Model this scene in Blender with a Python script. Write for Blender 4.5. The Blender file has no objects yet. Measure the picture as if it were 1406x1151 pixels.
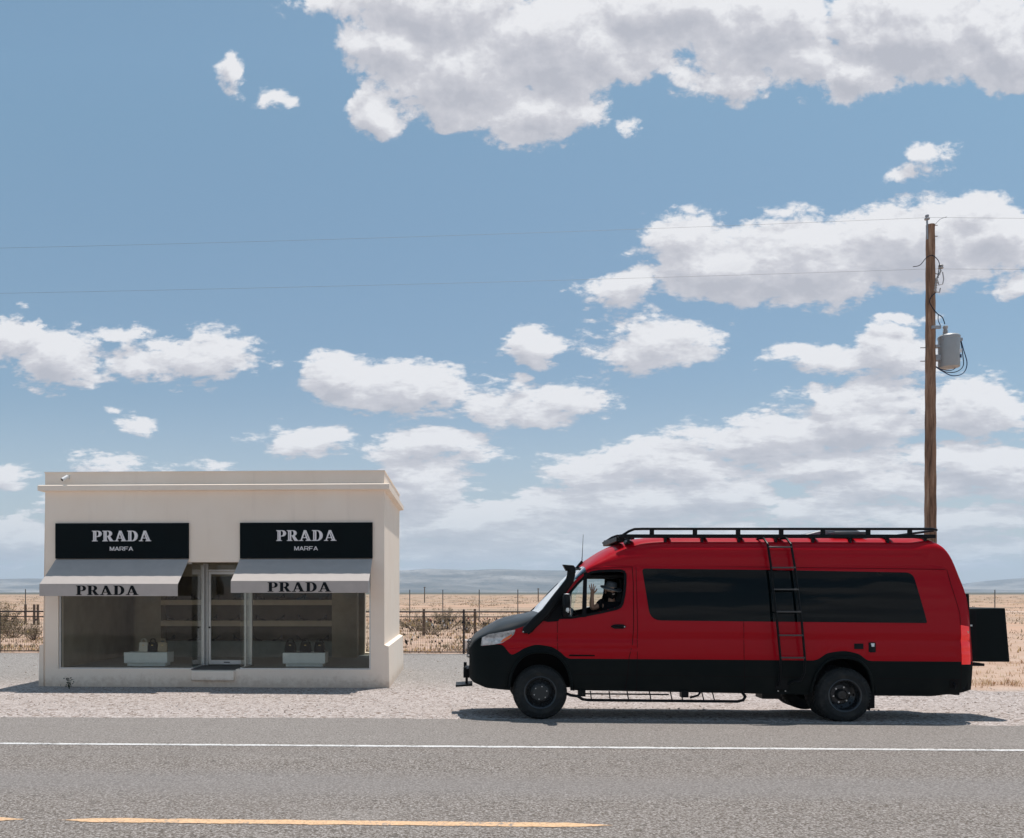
import bpy, bmesh, math, random
import numpy as np
from mathutils import Vector, Matrix, geometry, noise
R = math.radians
random.seed(7)
rng = np.random.default_rng(7)
scene = bpy.context.scene
COL = scene.collection

# ------------------------------------------------------------------ camera
CAM_H = 1.84
YAW = R(2.2)
FPX, PX0, PY0 = 1200.0, 585.0, 813.0
cd = bpy.data.cameras.new("camera")
cam = bpy.data.objects.new("camera", cd)
COL.objects.link(cam)
cam.location = (0, 0, CAM_H)
cam.rotation_euler = (R(90), 0, YAW)
cd.sensor_width = 36.0
cd.sensor_fit = 'HORIZONTAL'
cd.lens = 36.0 * FPX / 1406.0
cd.shift_x = (703.0 - PX0) / 1406.0
cd.shift_y = (PY0 - 575.5) / 1406.0
cd.clip_start = 0.1
cd.clip_end = 40000
scene.camera = cam

# ------------------------------------------------------------------ colour
scene.view_settings.view_transform = 'Standard'
scene.view_settings.look = 'None'
scene.view_settings.exposure = 0.0
scene.view_settings.gamma = 1.0
scene.render.engine = 'CYCLES'
scene.cycles.volume_bounces = 1
scene.cycles.max_bounces = 8
scene.cycles.transparent_max_bounces = 16

# ------------------------------------------------------------------ sun
SUNV = Vector((0.145, 0.205, 1.0)).normalized()
ELEV = math.asin(SUNV.z)
AZ = math.atan2(SUNV.x, SUNV.y)
sd = bpy.data.lights.new("sun", 'SUN')
sd.energy = 4.6
sd.angle = R(0.5)
sd.color = (1.0, 0.945, 0.89)
sun = bpy.data.objects.new("sun", sd)
COL.objects.link(sun)
sun.location = (0, 0, 60)
sun.rotation_euler = SUNV.to_track_quat('Z', 'Y').to_euler()

# ------------------------------------------------------------------ sky
world = bpy.data.worlds.new("World")
scene.world = world
world.use_nodes = True
try:
    world.cycles.sampling_method = 'MANUAL'
    world.cycles.sample_map_resolution = 512
except Exception:
    pass

def P2W(px, depth):
    u = (px - PX0) / FPX * depth
    return (u * math.cos(YAW) - depth * math.sin(YAW), u * math.sin(YAW) + depth * math.cos(YAW))
def Zat(py, depth):
    return CAM_H + (PY0 - py) / FPX * depth

# cumulus banks of this sky: bearing / height in photo degrees-like units, half widths
CLOUDS = [
 (600,10,135,75),(640,105,125,72),(735,150,95,50),(545,62,70,46),(770,60,150,82),(905,15,150,50),(1050,40,115,66),
 (1105,85,75,42),(1000,112,72,28),(1185,95,66,42),(1250,40,150,66),(1385,60,90,64),(445,6,60,20),
 (518,158,33,36),(376,130,22,12),(322,105,14,20),(870,168,18,12),(1275,210,26,13),(1255,238,30,12),(1078,290,30,12),
 (950,328,62,38),(855,392,72,26),(1000,368,125,46),(1120,360,140,60),(1250,338,135,60),(1365,318,75,48),(1400,385,25,16),
 (905,468,98,36),(735,475,44,30),(1095,490,45,12),(1150,495,60,20),(1228,485,66,34),(720,520,18,6),(1240,440,34,8),
 (545,530,105,34),(470,516,60,32),(735,555,100,30),
 (8,465,62,32),(78,492,66,40),(168,455,30,9),(195,496,62,24),(285,485,88,34),
 (182,578,35,12),(150,558,25,5),(425,604,68,20),(590,612,92,26),
 (165,637,90,16),(300,642,30,9),(8,655,44,22),(20,742,70,32),
 (1335,560,115,38),(1185,568,115,46),(1050,602,115,36),(900,642,165,34),(1130,628,150,28),
 (990,676,90,40),(850,694,170,40),(1350,642,115,40),(1200,664,115,34),(580,672,80,44),(640,730,150,50),(1010,752,460,34),(1290,712,160,24),(700,700,110,20),(1150,700,150,18),(880,735,200,20),(280,700,200,22),
]
def build_sky():
    nt = world.node_tree
    nt.nodes.clear()
    # ---- cloud density as a node group of a direction
    g = bpy.data.node_groups.new("cumulus_density", 'ShaderNodeTree')
    g.interface.new_socket("P", in_out='INPUT', socket_type='NodeSocketVector')
    g.interface.new_socket("Density", in_out='OUTPUT', socket_type='NodeSocketFloat')
    N, L = g.nodes, g.links
    gi = N.new('NodeGroupInput'); go = N.new('NodeGroupOutput')
    # edge warp
    nz = N.new('ShaderNodeTexNoise'); nz.inputs['Scale'].default_value = 14; nz.inputs['Detail'].default_value = 3
    L.new(gi.outputs[0], nz.inputs['Vector'])
    sub = N.new('ShaderNodeVectorMath'); sub.operation = 'SUBTRACT'; sub.inputs[1].default_value = (.5, .5, .5)
    L.new(nz.outputs['Color'], sub.inputs[0])
    wm = N.new('ShaderNodeVectorMath'); wm.operation = 'MULTIPLY_ADD'; wm.inputs[1].default_value = (.055, .04, 0)
    L.new(sub.outputs[0], wm.inputs[0]); L.new(gi.outputs[0], wm.inputs[2])
    prev = None
    for (px, py, rx, ry) in CLOUDS:
        u, v = (px - PX0) / FPX, (PY0 - py) / FPX
        dx = u * math.cos(YAW) - math.sin(YAW); dy = u * math.sin(YAW) + math.cos(YAW)
        a, b = dx / dy, v / dy
        sx, sy = FPX / rx / 1.04, FPX / ry / 1.04
        w = max(.30, min(1.5, (min(rx, ry) / 36.0) ** .7))
        m = N.new('ShaderNodeVectorMath'); m.operation = 'MULTIPLY_ADD'
        m.inputs[1].default_value = (sx, sy, 0); m.inputs[2].default_value = (-a * sx, -b * sy, 0)
        L.new(wm.outputs[0], m.inputs[0])
        l = N.new('ShaderNodeVectorMath'); l.operation = 'LENGTH'
        L.new(m.outputs[0], l.inputs[0])
        e = N.new('ShaderNodeMath'); e.operation = 'MULTIPLY_ADD'; e.inputs[1].default_value = w; e.inputs[2].default_value = -w
        L.new(l.outputs['Value'], e.inputs[0])
        if prev is None:
            prev = e.outputs[0]
        else:
            s = N.new('ShaderNodeMath'); s.operation = 'SMOOTH_MIN'; s.inputs[2].default_value = .18
            L.new(prev, s.inputs[0]); L.new(e.outputs[0], s.inputs[1])
            prev = s.outputs[0]
    inv = N.new('ShaderNodeMath'); inv.operation = 'MULTIPLY'; inv.inputs[1].default_value = -1.0
    L.new(prev, inv.inputs[0])
    clampm = N.new('ShaderNodeMath'); clampm.operation = 'MAXIMUM'; clampm.inputs[1].default_value = -1.2
    L.new(inv.outputs[0], clampm.inputs[0])
    sg = N.new('ShaderNodeSeparateXYZ'); L.new(gi.outputs[0], sg.inputs[0])
    l0 = N.new('ShaderNodeMath'); l0.operation = 'MAXIMUM'; l0.inputs[1].default_value = .0; L.new(sg.outputs[1], l0.inputs[0])
    l1 = N.new('ShaderNodeMath'); l1.operation = 'ADD'; l1.inputs[1].default_value = .16; L.new(l0.outputs[0], l1.inputs[0])
    l2 = N.new('ShaderNodeMath'); l2.operation = 'LOGARITHM'; l2.inputs[1].default_value = math.e; L.new(l1.outputs[0], l2.inputs[0])
    l3 = N.new('ShaderNodeMath'); l3.operation = 'MULTIPLY'; l3.inputs[1].default_value = .72; L.new(l2.outputs[0], l3.inputs[0])
    l4 = N.new('ShaderNodeMapRange'); l4.inputs['From Min'].default_value = .0; l4.inputs['From Max'].default_value = .30
    l4.inputs['To Min'].default_value = 1.9; l4.inputs['To Max'].default_value = 1.0; L.new(sg.outputs[1], l4.inputs['Value'])
    lc = N.new('ShaderNodeCombineXYZ'); L.new(sg.outputs[0], lc.inputs[0]); L.new(l3.outputs[0], lc.inputs[1])
    def mapped(loc):
        mp = N.new('ShaderNodeVectorMath'); mp.operation = 'MULTIPLY_ADD'
        mp.inputs[1].default_value = (1, 1.35, 1); mp.inputs[2].default_value = loc
        L.new(lc.outputs[0], mp.inputs[0]); return mp.outputs[0]
    def aff(x, amp, off):
        a = N.new('ShaderNodeMath'); a.operation = 'MULTIPLY_ADD'; a.inputs[1].default_value = amp; a.inputs[2].default_value = off
        L.new(x, a.inputs[0]); return a.outputs[0]
    def fbm(scale, detail, rough, amp, dist=0.0, loc=(0,0,0)):
        n = N.new('ShaderNodeTexNoise'); n.inputs['Scale'].default_value = scale
        n.inputs['Detail'].default_value = detail; n.inputs['Roughness'].default_value = rough
        n.inputs['Distortion'].default_value = dist
        L.new(mapped(loc), n.inputs['Vector'])
        return aff(n.outputs['Fac'], amp, -.5 * amp)
    f1 = fbm(10, 8, .65, 1.78, .15)
    f2 = fbm(46, 8, .72, .90, .3, (3, 7, 2))
    vo = N.new('ShaderNodeTexVoronoi'); vo.feature = 'F1'; vo.inputs['Scale'].default_value = 21
    vo.inputs['Detail'].default_value = 2.0; vo.inputs['Roughness'].default_value = .55; vo.inputs['Lacunarity'].default_value = 2.3
    wv = N.new('ShaderNodeVectorMath'); wv.operation = 'MULTIPLY_ADD'; wv.inputs[1].default_value = (.05, .05, 0)
    L.new(sub.outputs[0], wv.inputs[0]); L.new(mapped((1, 4, 0)), wv.inputs[2]); L.new(wv.outputs[0], vo.inputs['Vector'])
    f3 = aff(vo.outputs['Distance'], -.48, .52)
    tot = clampm.outputs[0]
    for f in (f1, f2, f3):
        s1 = N.new('ShaderNodeMath'); s1.operation = 'ADD'; L.new(tot, s1.inputs[0]); L.new(f, s1.inputs[1]); tot = s1.outputs[0]
    L.new(tot, go.inputs[0])
    # ---- world tree
    N, L = nt.nodes, nt.links
    out = N.new('ShaderNodeOutputWorld'); bg = N.new('ShaderNodeBackground')
    L.new(bg.outputs[0], out.inputs[0])
    sky = N.new('ShaderNodeTexSky'); sky.sky_type = 'NISHITA'; sky.sun_disc = False
    sky.sun_elevation = ELEV; sky.sun_rotation = AZ
    sky.altitude = 1400; sky.air_density = 1.0; sky.dust_density = 1.6; sky.ozone_density = 1.6
    tc = N.new('ShaderNodeTexCoord')
    sep = N.new('ShaderNodeSeparateXYZ'); L.new(tc.outputs['Generated'], sep.inputs[0])
    def M(op, a, b=None, c=None):
        n = N.new('ShaderNodeMath'); n.operation = op
        for i, q in enumerate((a, b, c)):
            if q is None: continue
            if isinstance(q, (int, float)): n.inputs[i].default_value = q
            else: L.new(q, n.inputs[i])
        return n.outputs[0]
    yy = M('MAXIMUM', M('ABSOLUTE', sep.outputs[1]), .04)
    A = M('DIVIDE', sep.outputs[0], yy)
    B = M('DIVIDE', sep.outputs[2], yy)
    cv = N.new('ShaderNodeCombineXYZ'); L.new(A, cv.inputs[0]); L.new(B, cv.inputs[1])
    def dens(off):
        o = N.new('ShaderNodeVectorMath'); o.operation = 'ADD'; o.inputs[1].default_value = off
        L.new(cv.outputs[0], o.inputs[0])
        gn = N.new('ShaderNodeGroup'); gn.node_tree = g
        L.new(o.outputs[0], gn.inputs[0])
        return gn.outputs[0]
    d0 = dens((0, 0, 0)); d1 = dens((.007, .020, 0)); 
    alpha = N.new('ShaderNodeMapRange'); alpha.interpolation_type = 'SMOOTHSTEP'
    alpha.inputs['From Min'].default_value = -.06; alpha.inputs['From Max'].default_value = .30
    L.new(d0, alpha.inputs['Value'])
    # light side of the puffs
    rel = M('SUBTRACT', d0, d1)
    lit = N.new('ShaderNodeMapRange'); lit.inputs['From Min'].default_value = -.75; lit.inputs['From Max'].default_value = .62
    L.new(rel, lit.inputs['Value'])
    thick = N.new('ShaderNodeMapRange'); thick.inputs['From Min'].default_value = .2; thick.inputs['From Max'].default_value = 1.9
    L.new(d0, thick.inputs['Value'])
    litt = M('SUBTRACT', lit.outputs[0], M('MULTIPLY', thick.outputs[0], .40))
    ccol = N.new('ShaderNodeValToRGB'); e = ccol.color_ramp.elements
    e[0].position = 0.0; e[0].color = (.50, .505, .555, 1)
    e[1].position = .78; e[1].color = (.87, .865, .88, 1)
    x = e.new(.42); x.color = (.625, .62, .66, 1)
    L.new(litt, ccol.inputs[0])
    # sky tone
    hs = N.new('ShaderNodeMix'); hs.data_type = 'RGBA'; hs.blend_type = 'MULTIPLY'
    hs.inputs['Factor'].default_value = 1
    L.new(sky.outputs[0], hs.inputs['A'])
    tn = N.new('ShaderNodeMix'); tn.data_type = 'RGBA'; tr_ = N.new('ShaderNodeMapRange'); tr_.inputs['From Min'].default_value = .18; tr_.inputs['From Max'].default_value = .55
    L.new(B, tr_.inputs['Value']); L.new(tr_.outputs[0], tn.inputs['Factor'])
    tn.inputs['A'].default_value = (1.31, 1.31, 1.16, 1); tn.inputs['B'].default_value = SKYTINT
    L.new(tn.outputs['Result'], hs.inputs['B'])
    gr = N.new('ShaderNodeMapRange'); gr.inputs['From Min'].default_value = .22; gr.inputs['From Max'].default_value = .62
    gr.inputs['To Min'].default_value = .86; gr.inputs['To Max'].default_value = 1.17
    L.new(B, gr.inputs['Value'])
    hs2 = N.new('ShaderNodeVectorMath'); hs2.operation = 'SCALE'
    L.new(hs.outputs['Result'], hs2.inputs[0]); L.new(gr.outputs[0], hs2.inputs['Scale'])
    sc = N.new('ShaderNodeVectorMath'); sc.operation = 'SCALE'; sc.inputs['Scale'].default_value = 1.0 / SKYSTR
    L.new(ccol.outputs[0], sc.inputs[0])
    # distant haze near the horizon whitens the sky
    hz = N.new('ShaderNodeMapRange'); hz.interpolation_type = 'SMOOTHERSTEP'
    hz.inputs['From Min'].default_value = .30; hz.inputs['From Max'].default_value = -.03
    L.new(B, hz.inputs['Value'])
    low = N.new('ShaderNodeMix'); low.data_type = 'RGBA'
    L.new(M('MULTIPLY', hz.outputs[0], .75), low.inputs['Factor'])
    L.new(hs2.outputs[0], low.inputs['A'])
    low.inputs['B'].default_value = (.50 / SKYSTR, .535 / SKYSTR, .59 / SKYSTR, 1)
    mx = N.new('ShaderNodeMix'); mx.data_type = 'RGBA'
    # clouds melt into the haze right at the horizon
    fade = N.new('ShaderNodeMapRange'); fade.inputs['From Min'].default_value = .0; fade.inputs['From Max'].default_value = .13
    fade.inputs['To Min'].default_value = .45; fade.inputs['To Max'].default_value = .94
    L.new(B, fade.inputs['Value'])
    L.new(M('MULTIPLY', alpha.outputs[0], fade.outputs[0]), mx.inputs['Factor'])
    L.new(low.outputs['Result'], mx.inputs['A']); L.new(sc.outputs[0], mx.inputs['B'])
    L.new(mx.outputs['Result'], bg.inputs['Color'])
    bg.inputs['Strength'].default_value = SKYSTR
SKYSTR = .1
SKYTINT = (1.22, 1.33, 1.10, 1)
build_sky()

# ------------------------------------------------------------------ helpers
def tag(o, label=None, cat=None, group=None, kind=None):
    if label: o["label"] = label
    if cat: o["category"] = cat
    if group: o["group"] = group
    if kind: o["kind"] = kind
    return o
def empty(name, loc=(0, 0, 0), rz=0, parent=None):
    o = bpy.data.objects.new(name, None)
    o.empty_display_size = .2
    COL.objects.link(o)
    o.location = loc
    o.rotation_euler = (0, 0, rz)
    if parent: o.parent = parent
    return o
def copy_tree(o, parent=None):
    c = o.copy(); COL.objects.link(c)
    if parent: c.parent = parent
    for ch in list(o.children): copy_tree(ch, c)
    return c

class MB:
    def __init__(s): s.v = []; s.f = []; s.mi = []; s.cur = 0
    def add(s, vs, fs):
        b = len(s.v); s.v += [tuple(p) for p in vs]
        for f in fs: s.f.append(tuple(b + i for i in f)); s.mi.append(s.cur)
        return s
    def box(s, x0, x1, y0, y1, z0, z1):
        vs = [(x, y, z) for x in (x0, x1) for y in (y0, y1) for z in (z0, z1)]
        return s.add(vs, [(0,1,3,2),(4,6,7,5),(0,4,5,1),(2,3,7,6),(0,2,6,4),(1,5,7,3)])
    def obox(s, c, sz, M=None):
        hx, hy, hz = [q / 2 for q in sz]
        vs = [Vector((x, y, z)) for x in (-hx, hx) for y in (-hy, hy) for z in (-hz, hz)]
        if M is not None: vs = [M @ p for p in vs]
        vs = [p + Vector(c) for p in vs]
        return s.add(vs, [(0,1,3,2),(4,6,7,5),(0,4,5,1),(2,3,7,6),(0,2,6,4),(1,5,7,3)])
    def cyl(s, p0, p1, r0, r1=None, n=12, caps=True):
        r1 = r0 if r1 is None else r1
        p0, p1 = Vector(p0), Vector(p1); d = (p1 - p0).normalized()
        a = Vector((0, 0, 1)) if abs(d.z) < .9 else Vector((1, 0, 0))
        u = d.cross(a).normalized(); w = d.cross(u)
        vs = []
        for p, r in ((p0, r0), (p1, r1)):
            for i in range(n):
                t = 2 * math.pi * i / n
                vs.append(p + u * (r * math.cos(t)) + w * (r * math.sin(t)))
        fs = [(i, (i + 1) % n, n + (i + 1) % n, n + i) for i in range(n)]
        if caps: fs += [tuple(range(n))[::-1], tuple(range(n, 2 * n))]
        return s.add(vs, fs)
    def tube(s, pts, r, n=8, caps=True, closed=False):
        pts = [Vector(p) for p in pts]; m = len(pts)
        rs = r if isinstance(r, (list, tuple)) else [r] * m
        ref = None; vs = []
        for i, p in enumerate(pts):
            if closed: d = (pts[(i + 1) % m] - pts[i - 1]).normalized()
            else: d = (pts[min(i + 1, m - 1)] - pts[max(i - 1, 0)]).normalized()
            if ref is None:
                a = Vector((0, 0, 1)) if abs(d.z) < .9 else Vector((1, 0, 0))
                ref = d.cross(a).normalized()
            ref = (ref - d * ref.dot(d))
            ref = ref.normalized() if ref.length > 1e-6 else d.orthogonal().normalized()
            w = d.cross(ref)
            for k in range(n):
                t = 2 * math.pi * k / n
                vs.append(p + ref * (rs[i] * math.cos(t)) + w * (rs[i] * math.sin(t)))
        fs = []
        for i in range(m if closed else m - 1):
            j = (i + 1) % m
            for k in range(n):
                fs.append((i * n + k, i * n + (k + 1) % n, j * n + (k + 1) % n, j * n + k))
        if caps and not closed: fs += [tuple(range(n))[::-1], tuple((m - 1) * n + k for k in range(n))]
        return s.add(vs, fs)
    def lathe(s, prof, o=(0,0,0), axis='z', n=32, close=False, caps=True):
        # prof: (r, h)
        vs = []
        for r, h in prof:
            for i in range(n):
                t = 2 * math.pi * i / n; a, b = r * math.cos(t), r * math.sin(t)
                p = (a, b, h) if axis == 'z' else ((a, h, b) if axis == 'y' else (h, a, b))
                vs.append((p[0] + o[0], p[1] + o[1], p[2] + o[2]))
        fs = []
        m = len(prof)
        for j in range(m if close else m - 1):
            k = (j + 1) % m
            for i in range(n): fs.append((j * n + i, j * n + (i + 1) % n, k * n + (i + 1) % n, k * n + i))
        if not close and caps:
            if prof[0][0] > 1e-5: fs.append(tuple(range(n))[::-1])
            if prof[-1][0] > 1e-5: fs.append(tuple((m - 1) * n + i for i in range(n)))
        return s.add(vs, fs)
    def prism(s, poly, f0, f1):
        # poly 2d; f0,f1 map (a,b)->3d for the two caps
        n = len(poly)
        vs = [f0(a, b) for a, b in poly] + [f1(a, b) for a, b in poly]
        return s.add(vs, [tuple(range(n))[::-1], tuple(range(n, 2 * n))] + [(i, (i + 1) % n, n + (i + 1) % n, n + i) for i in range(n)])
    def build(s, name, mat=None, parent=None, smooth=False, bevel=0, seg=2, recalc=True, angle=35, org=None):
        me = bpy.data.meshes.new(name)
        if org is not None: s.v = [(p[0] - org[0], p[1] - org[1], p[2] - org[2]) for p in s.v]
        me.from_pydata(s.v, [], s.f)
        mats = mat if isinstance(mat, (list, tuple)) else ([mat] if mat else [])
        for m in mats: me.materials.append(m)
        if len(mats) > 1: me.polygons.foreach_set('material_index', s.mi)
        me.update()
        if recalc:
            bm = bmesh.new(); bm.from_mesh(me)
            bmesh.ops.recalc_face_normals(bm, faces=bm.faces)
            bm.to_mesh(me); bm.free()
        if smooth:
            me.polygons.foreach_set('use_smooth', [True] * len(me.polygons))
            if angle < 180:
                try: me.set_sharp_from_angle(angle=R(angle))
                except Exception: pass
        o = bpy.data.objects.new(name, me)
        COL.objects.link(o)
        if parent: o.parent = parent
        elif org is not None: o.location = org
        if bevel:
            b = o.modifiers.new('bevel', 'BEVEL'); b.width = bevel; b.segments = seg; b.limit_method = 'ANGLE'; b.angle_limit = R(40)
            me.polygons.foreach_set('use_smooth', [True] * len(me.polygons))
            try: me.set_sharp_from_angle(angle=R(38))
            except Exception: pass
            b.harden_normals = False
        return o

# ------------------------------------------------------------------ materials
class NT:
    def __init__(s, name):
        s.m = bpy.data.materials.new(name); s.m.use_nodes = True
        s.t = s.m.node_tree; s.t.nodes.clear()
        s.out = s.t.nodes.new('ShaderNodeOutputMaterial')
        s.b = s.t.nodes.new('ShaderNodeBsdfPrincipled')
        s.t.links.new(s.b.outputs[0], s.out.inputs[0])
        s.tc = s.t.nodes.new('ShaderNodeTexCoord')
    def n(s, ty): return s.t.nodes.new(ty)
    def l(s, a, b): s.t.links.new(a, b)
    def set(s, **k):
        for kk, v in k.items():
            i = s.b.inputs[kk.replace('_', ' ')]
            if hasattr(v, 'is_output'): s.l(v, i)
            else:
                if isinstance(v, tuple) and len(v) == 3: v = (*v, 1)
                i.default_value = v
        return s
    def coord(s, kind='Object', scale=(1, 1, 1)):
        mp = s.n('ShaderNodeMapping'); mp.inputs['Scale'].default_value = scale
        s.l(s.tc.outputs[kind], mp.inputs[0]); return mp.outputs[0]
    def geo(s):
        g = s.n('ShaderNodeNewGeometry'); return g.outputs['Position']
    def noise(s, vec, scale, detail=4, rough=.55, dist=0):
        n = s.n('ShaderNodeTexNoise'); n.inputs['Scale'].default_value = scale; n.inputs['Detail'].default_value = detail
        n.inputs['Roughness'].default_value = rough; n.inputs['Distortion'].default_value = dist
        s.l(vec, n.inputs['Vector']); return n.outputs['Fac']
    def vor(s, vec, scale, out='Distance', feature='F1', rnd=1):
        n = s.n('ShaderNodeTexVoronoi'); n.feature = feature; n.inputs['Scale'].default_value = scale
        n.inputs['Randomness'].default_value = rnd
        s.l(vec, n.inputs['Vector']); return n.outputs[out]
    def ramp(s, fac, stops, interp='LINEAR'):
        r = s.n('ShaderNodeValToRGB'); r.color_ramp.interpolation = interp
        e = r.color_ramp.elements
        while len(e) > 1: e.remove(e[-1])
        for i, (p, c) in enumerate(stops):
            if isinstance(c, (int, float)): c = (c, c, c)
            x = e[0] if i == 0 else e.new(p)
            x.position = p; x.color = (*c, 1)
        s.l(fac, r.inputs[0]); return r.outputs[0]
    def mix(s, f, a, b, mode='MIX'):
        m = s.n('ShaderNodeMix'); m.data_type = 'RGBA'; m.blend_type = mode
        for key, q in (('Factor', f), ('A', a), ('B', b)):
            i = m.inputs[key]
            if hasattr(q, 'is_output'): s.l(q, i)
            else:
                if isinstance(q, tuple) and len(q) == 3: q = (*q, 1)
                i.default_value = q
        return m.outputs['Result']
    def math(s, op, a, b=0.0, c=0.0):
        m = s.n('ShaderNodeMath'); m.operation = op
        for i, q in enumerate((a, b, c)):
            if hasattr(q, 'is_output'): s.l(q, m.inputs[i])
            else: m.inputs[i].default_value = q
        return m.outputs[0]
    def mr(s, v, a, b, c=0, d=1, smooth=True):
        m = s.n('ShaderNodeMapRange'); m.interpolation_type = 'SMOOTHSTEP' if smooth else 'LINEAR'
        for k, q in (('From Min', a), ('From Max', b), ('To Min', c), ('To Max', d)): m.inputs[k].default_value = q
        s.l(v, m.inputs['Value']); return m.outputs[0]
    def bump(s, h, strength=.3, dist=.01, prev=None):
        b = s.n('ShaderNodeBump'); b.inputs['Strength'].default_value = strength; b.inputs['Distance'].default_value = dist
        s.l(h, b.inputs['Height'])
        if prev is not None: s.l(prev, b.inputs['Normal'])
        s.l(b.outputs[0], s.b.inputs['Normal']); return b.outputs[0]
    def sep(s, v):
        x = s.n('ShaderNodeSeparateXYZ'); s.l(v, x.inputs[0]); return x.outputs

def simple(name, col, rough=.5, metal=0, coat=0, nscale=0, namp=.15, bump=0, spec=None, bscale=None):
    m = NT(name)
    if spec is None: spec = .12 if max(col) < .05 else .5
    m.set(Roughness=rough, Metallic=metal)
    m.b.inputs['Coat Weight'].default_value = coat
    m.b.inputs['Coat Roughness'].default_value = .04
    m.b.inputs['Specular IOR Level'].default_value = spec
    if nscale:
        v = m.coord('Object'); f = m.noise(v, nscale, 6, .6)
        lo = tuple(c * (1 - namp) for c in col); hi = tuple(min(1, c * (1 + namp)) for c in col)
        m.set(Base_Color=m.ramp(f, [(.3, lo), (.7, hi)]))
        m.set(Roughness=m.mr(f, .3, .7, max(0, rough - .07), min(1, rough + .08)))
        if bump: m.bump(m.noise(v, bscale or nscale * 3, 5, .6), bump, .004)
    else: m.set(Base_Color=col)
    return m.m

def glass_mat(name, tint=(.8, .86, .84), refl=(1, 1, 1), ior=1.5, rough=.0, boost=1.0, dirt=0.0, warp=0.0):
    m = NT(name)
    m.t.nodes.remove(m.b)
    tr = m.n('ShaderNodeBsdfTransparent'); tr.inputs[0].default_value = (*tint, 1)
    gl = m.n('ShaderNodeBsdfGlossy'); gl.inputs['Color'].default_value = (*refl, 1); gl.inputs['Roughness'].default_value = rough
    fr = m.n('ShaderNodeFresnel'); fr.inputs['IOR'].default_value = ior
    if warp:
        bp = m.n('ShaderNodeBump'); bp.inputs['Strength'].default_value = warp; bp.inputs['Distance'].default_value = .02
        m.l(m.noise(m.coord('Object'), 1.3, 2, .4), bp.inputs['Height'])
        m.l(bp.outputs[0], gl.inputs['Normal'])
    mx = m.n('ShaderNodeMixShader')
    m.l(m.math('MINIMUM', m.math('MULTIPLY', fr.outputs[0], boost), 1.0), mx.inputs[0]); m.l(tr.outputs[0], mx.inputs[1]); m.l(gl.outputs[0], mx.inputs[2])
    last = mx
    if dirt:
        df = m.n('ShaderNodeBsdfDiffuse'); df.inputs[0].default_value = (.45, .42, .38, 1)
        m2 = m.n('ShaderNodeMixShader')
        f = m.noise(m.coord('Object'), 2.2, 6, .6)
        m.l(m.mr(f, .35, .8, dirt * .3, dirt), m2.inputs[0])
        m.l(mx.outputs[0], m2.inputs[1]); m.l(df.outputs[0], m2.inputs[2]); last = m2
    m.l(last.outputs[0], m.out.inputs[0])
    return m.m
# ================================================================== GROUND
def gz(x, y):
    if y > 12.1: t = min(1, max(0, (y - 12.6) / 5.0))
    elif y < 1.1: t = min(1, (1.1 - y) / 5.0)
    else: return -.03
    t = t * t * (3 - 2 * t)
    z = -.012 - .238 * t
    if y > 12.75:
        k = min(1, (y - 12.75) / .8)
        z += k * .012 * noise.noise(Vector((x * .9, y * .9, 0)))
    if y > 31: z += min(1, (y - 31) / 60) * .35 * noise.noise(Vector((x * .02, y * .02, 5)))
    return z
def axis_pts(lo, hi, near0, near1, step):
    a = list(np.arange(near0, near1 + 1e-6, step))
    s = step; p = near1
    while p < hi: s *= 1.13; p = min(hi, p + s); a.append(p)
    s = step; p = near0
    while p > lo: s *= 1.13; p = max(lo, p - s); a.insert(0, p)
    return a
m = NT('desert_ground')
P = m.geo(); sx = m.sep(P); X, Y = sx[0], sx[1]
big = m.noise(P, .35, 5, .6); mid = m.noise(P, 2.3, 5, .6); fine = m.noise(P, 22, 4, .7)
wob = m.math('MULTIPLY_ADD', big, 5.0, -2.5)
# stones of the gravel
cell = m.vor(P, 38, 'Color'); cs = m.sep(cell)[0]
cell2 = m.vor(P, 15, 'Color'); cs2 = m.sep(cell2)[1]
dst = m.vor(P, 38, 'Distance')
light = m.ramp(cs, [(0, (.14, .11, .09)), (.10, (.31, .27, .245)), (.45, (.48, .43, .41)), (.8, (.58, .535, .515)), (1, (.78, .75, .74))])
light = m.mix(m.mr(m.noise(P, 13, 3, .7), .56, .66, 0, .55), light, (.27, .21, .175))
light = m.mix(1.0, light, (1.03, .995, .97), 'MULTIPLY')
light = m.mix(m.mr(cs2, .90, .96), light, (.22, .165, .13))
light = m.mix(m.mr(mid, .5, .8, 0, .35), light, (.40, .345, .315))
grey = m.ramp(cs, [(0, (.15, .135, .12)), (.2, (.28, .262, .245)), (.8, (.375, .352, .332)), (1, (.50, .48, .46))])
sand = m.ramp(m.noise(P, .9, 6, .7), [(.25, (.44, .285, .20)), (.5, (.58, .41, .31)), (.75, (.66, .52, .43))])
sand = m.mix(m.mr(fine, .45, .75, 0, .4), sand, (.33, .25, .19))
# ribbons of pale and rusty earth far out
vec = m.coord('Object', (.012, .055, 1)); band = m.noise(vec, 1.0, 6, .65)
far = m.ramp(band, [(.30, (.40, .31, .23)), (.45, (.52, .38, .285)), (.55, (.62, .40, .28)), (.70, (.66, .52, .43))])
olive = m.mix(m.mr(m.noise(m.coord('Object', (.2, .2, 1)), 1.6, 6, .7), .44, .60, 0, .75), far, (.22, .195, .135))
far2 = m.mix(m.mr(Y, 60, 210), far, olive)
scrub = m.ramp(m.noise(m.coord('Object', (.004, .010, 1)), 1, 6, .65), [(.35, (.085, .09, .075)), (.6, (.15, .15, .115)), (.75, (.30, .26, .19))])
far3 = m.mix(m.mr(Y, 520, 900), far2, scrub)
yw = m.math('ADD', Y, m.math('MULTIPLY', wob, .25))
c = m.mix(m.mr(yw, 17.6, 21.5), light, grey)
yr = m.math('ADD', Y, wob)
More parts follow.
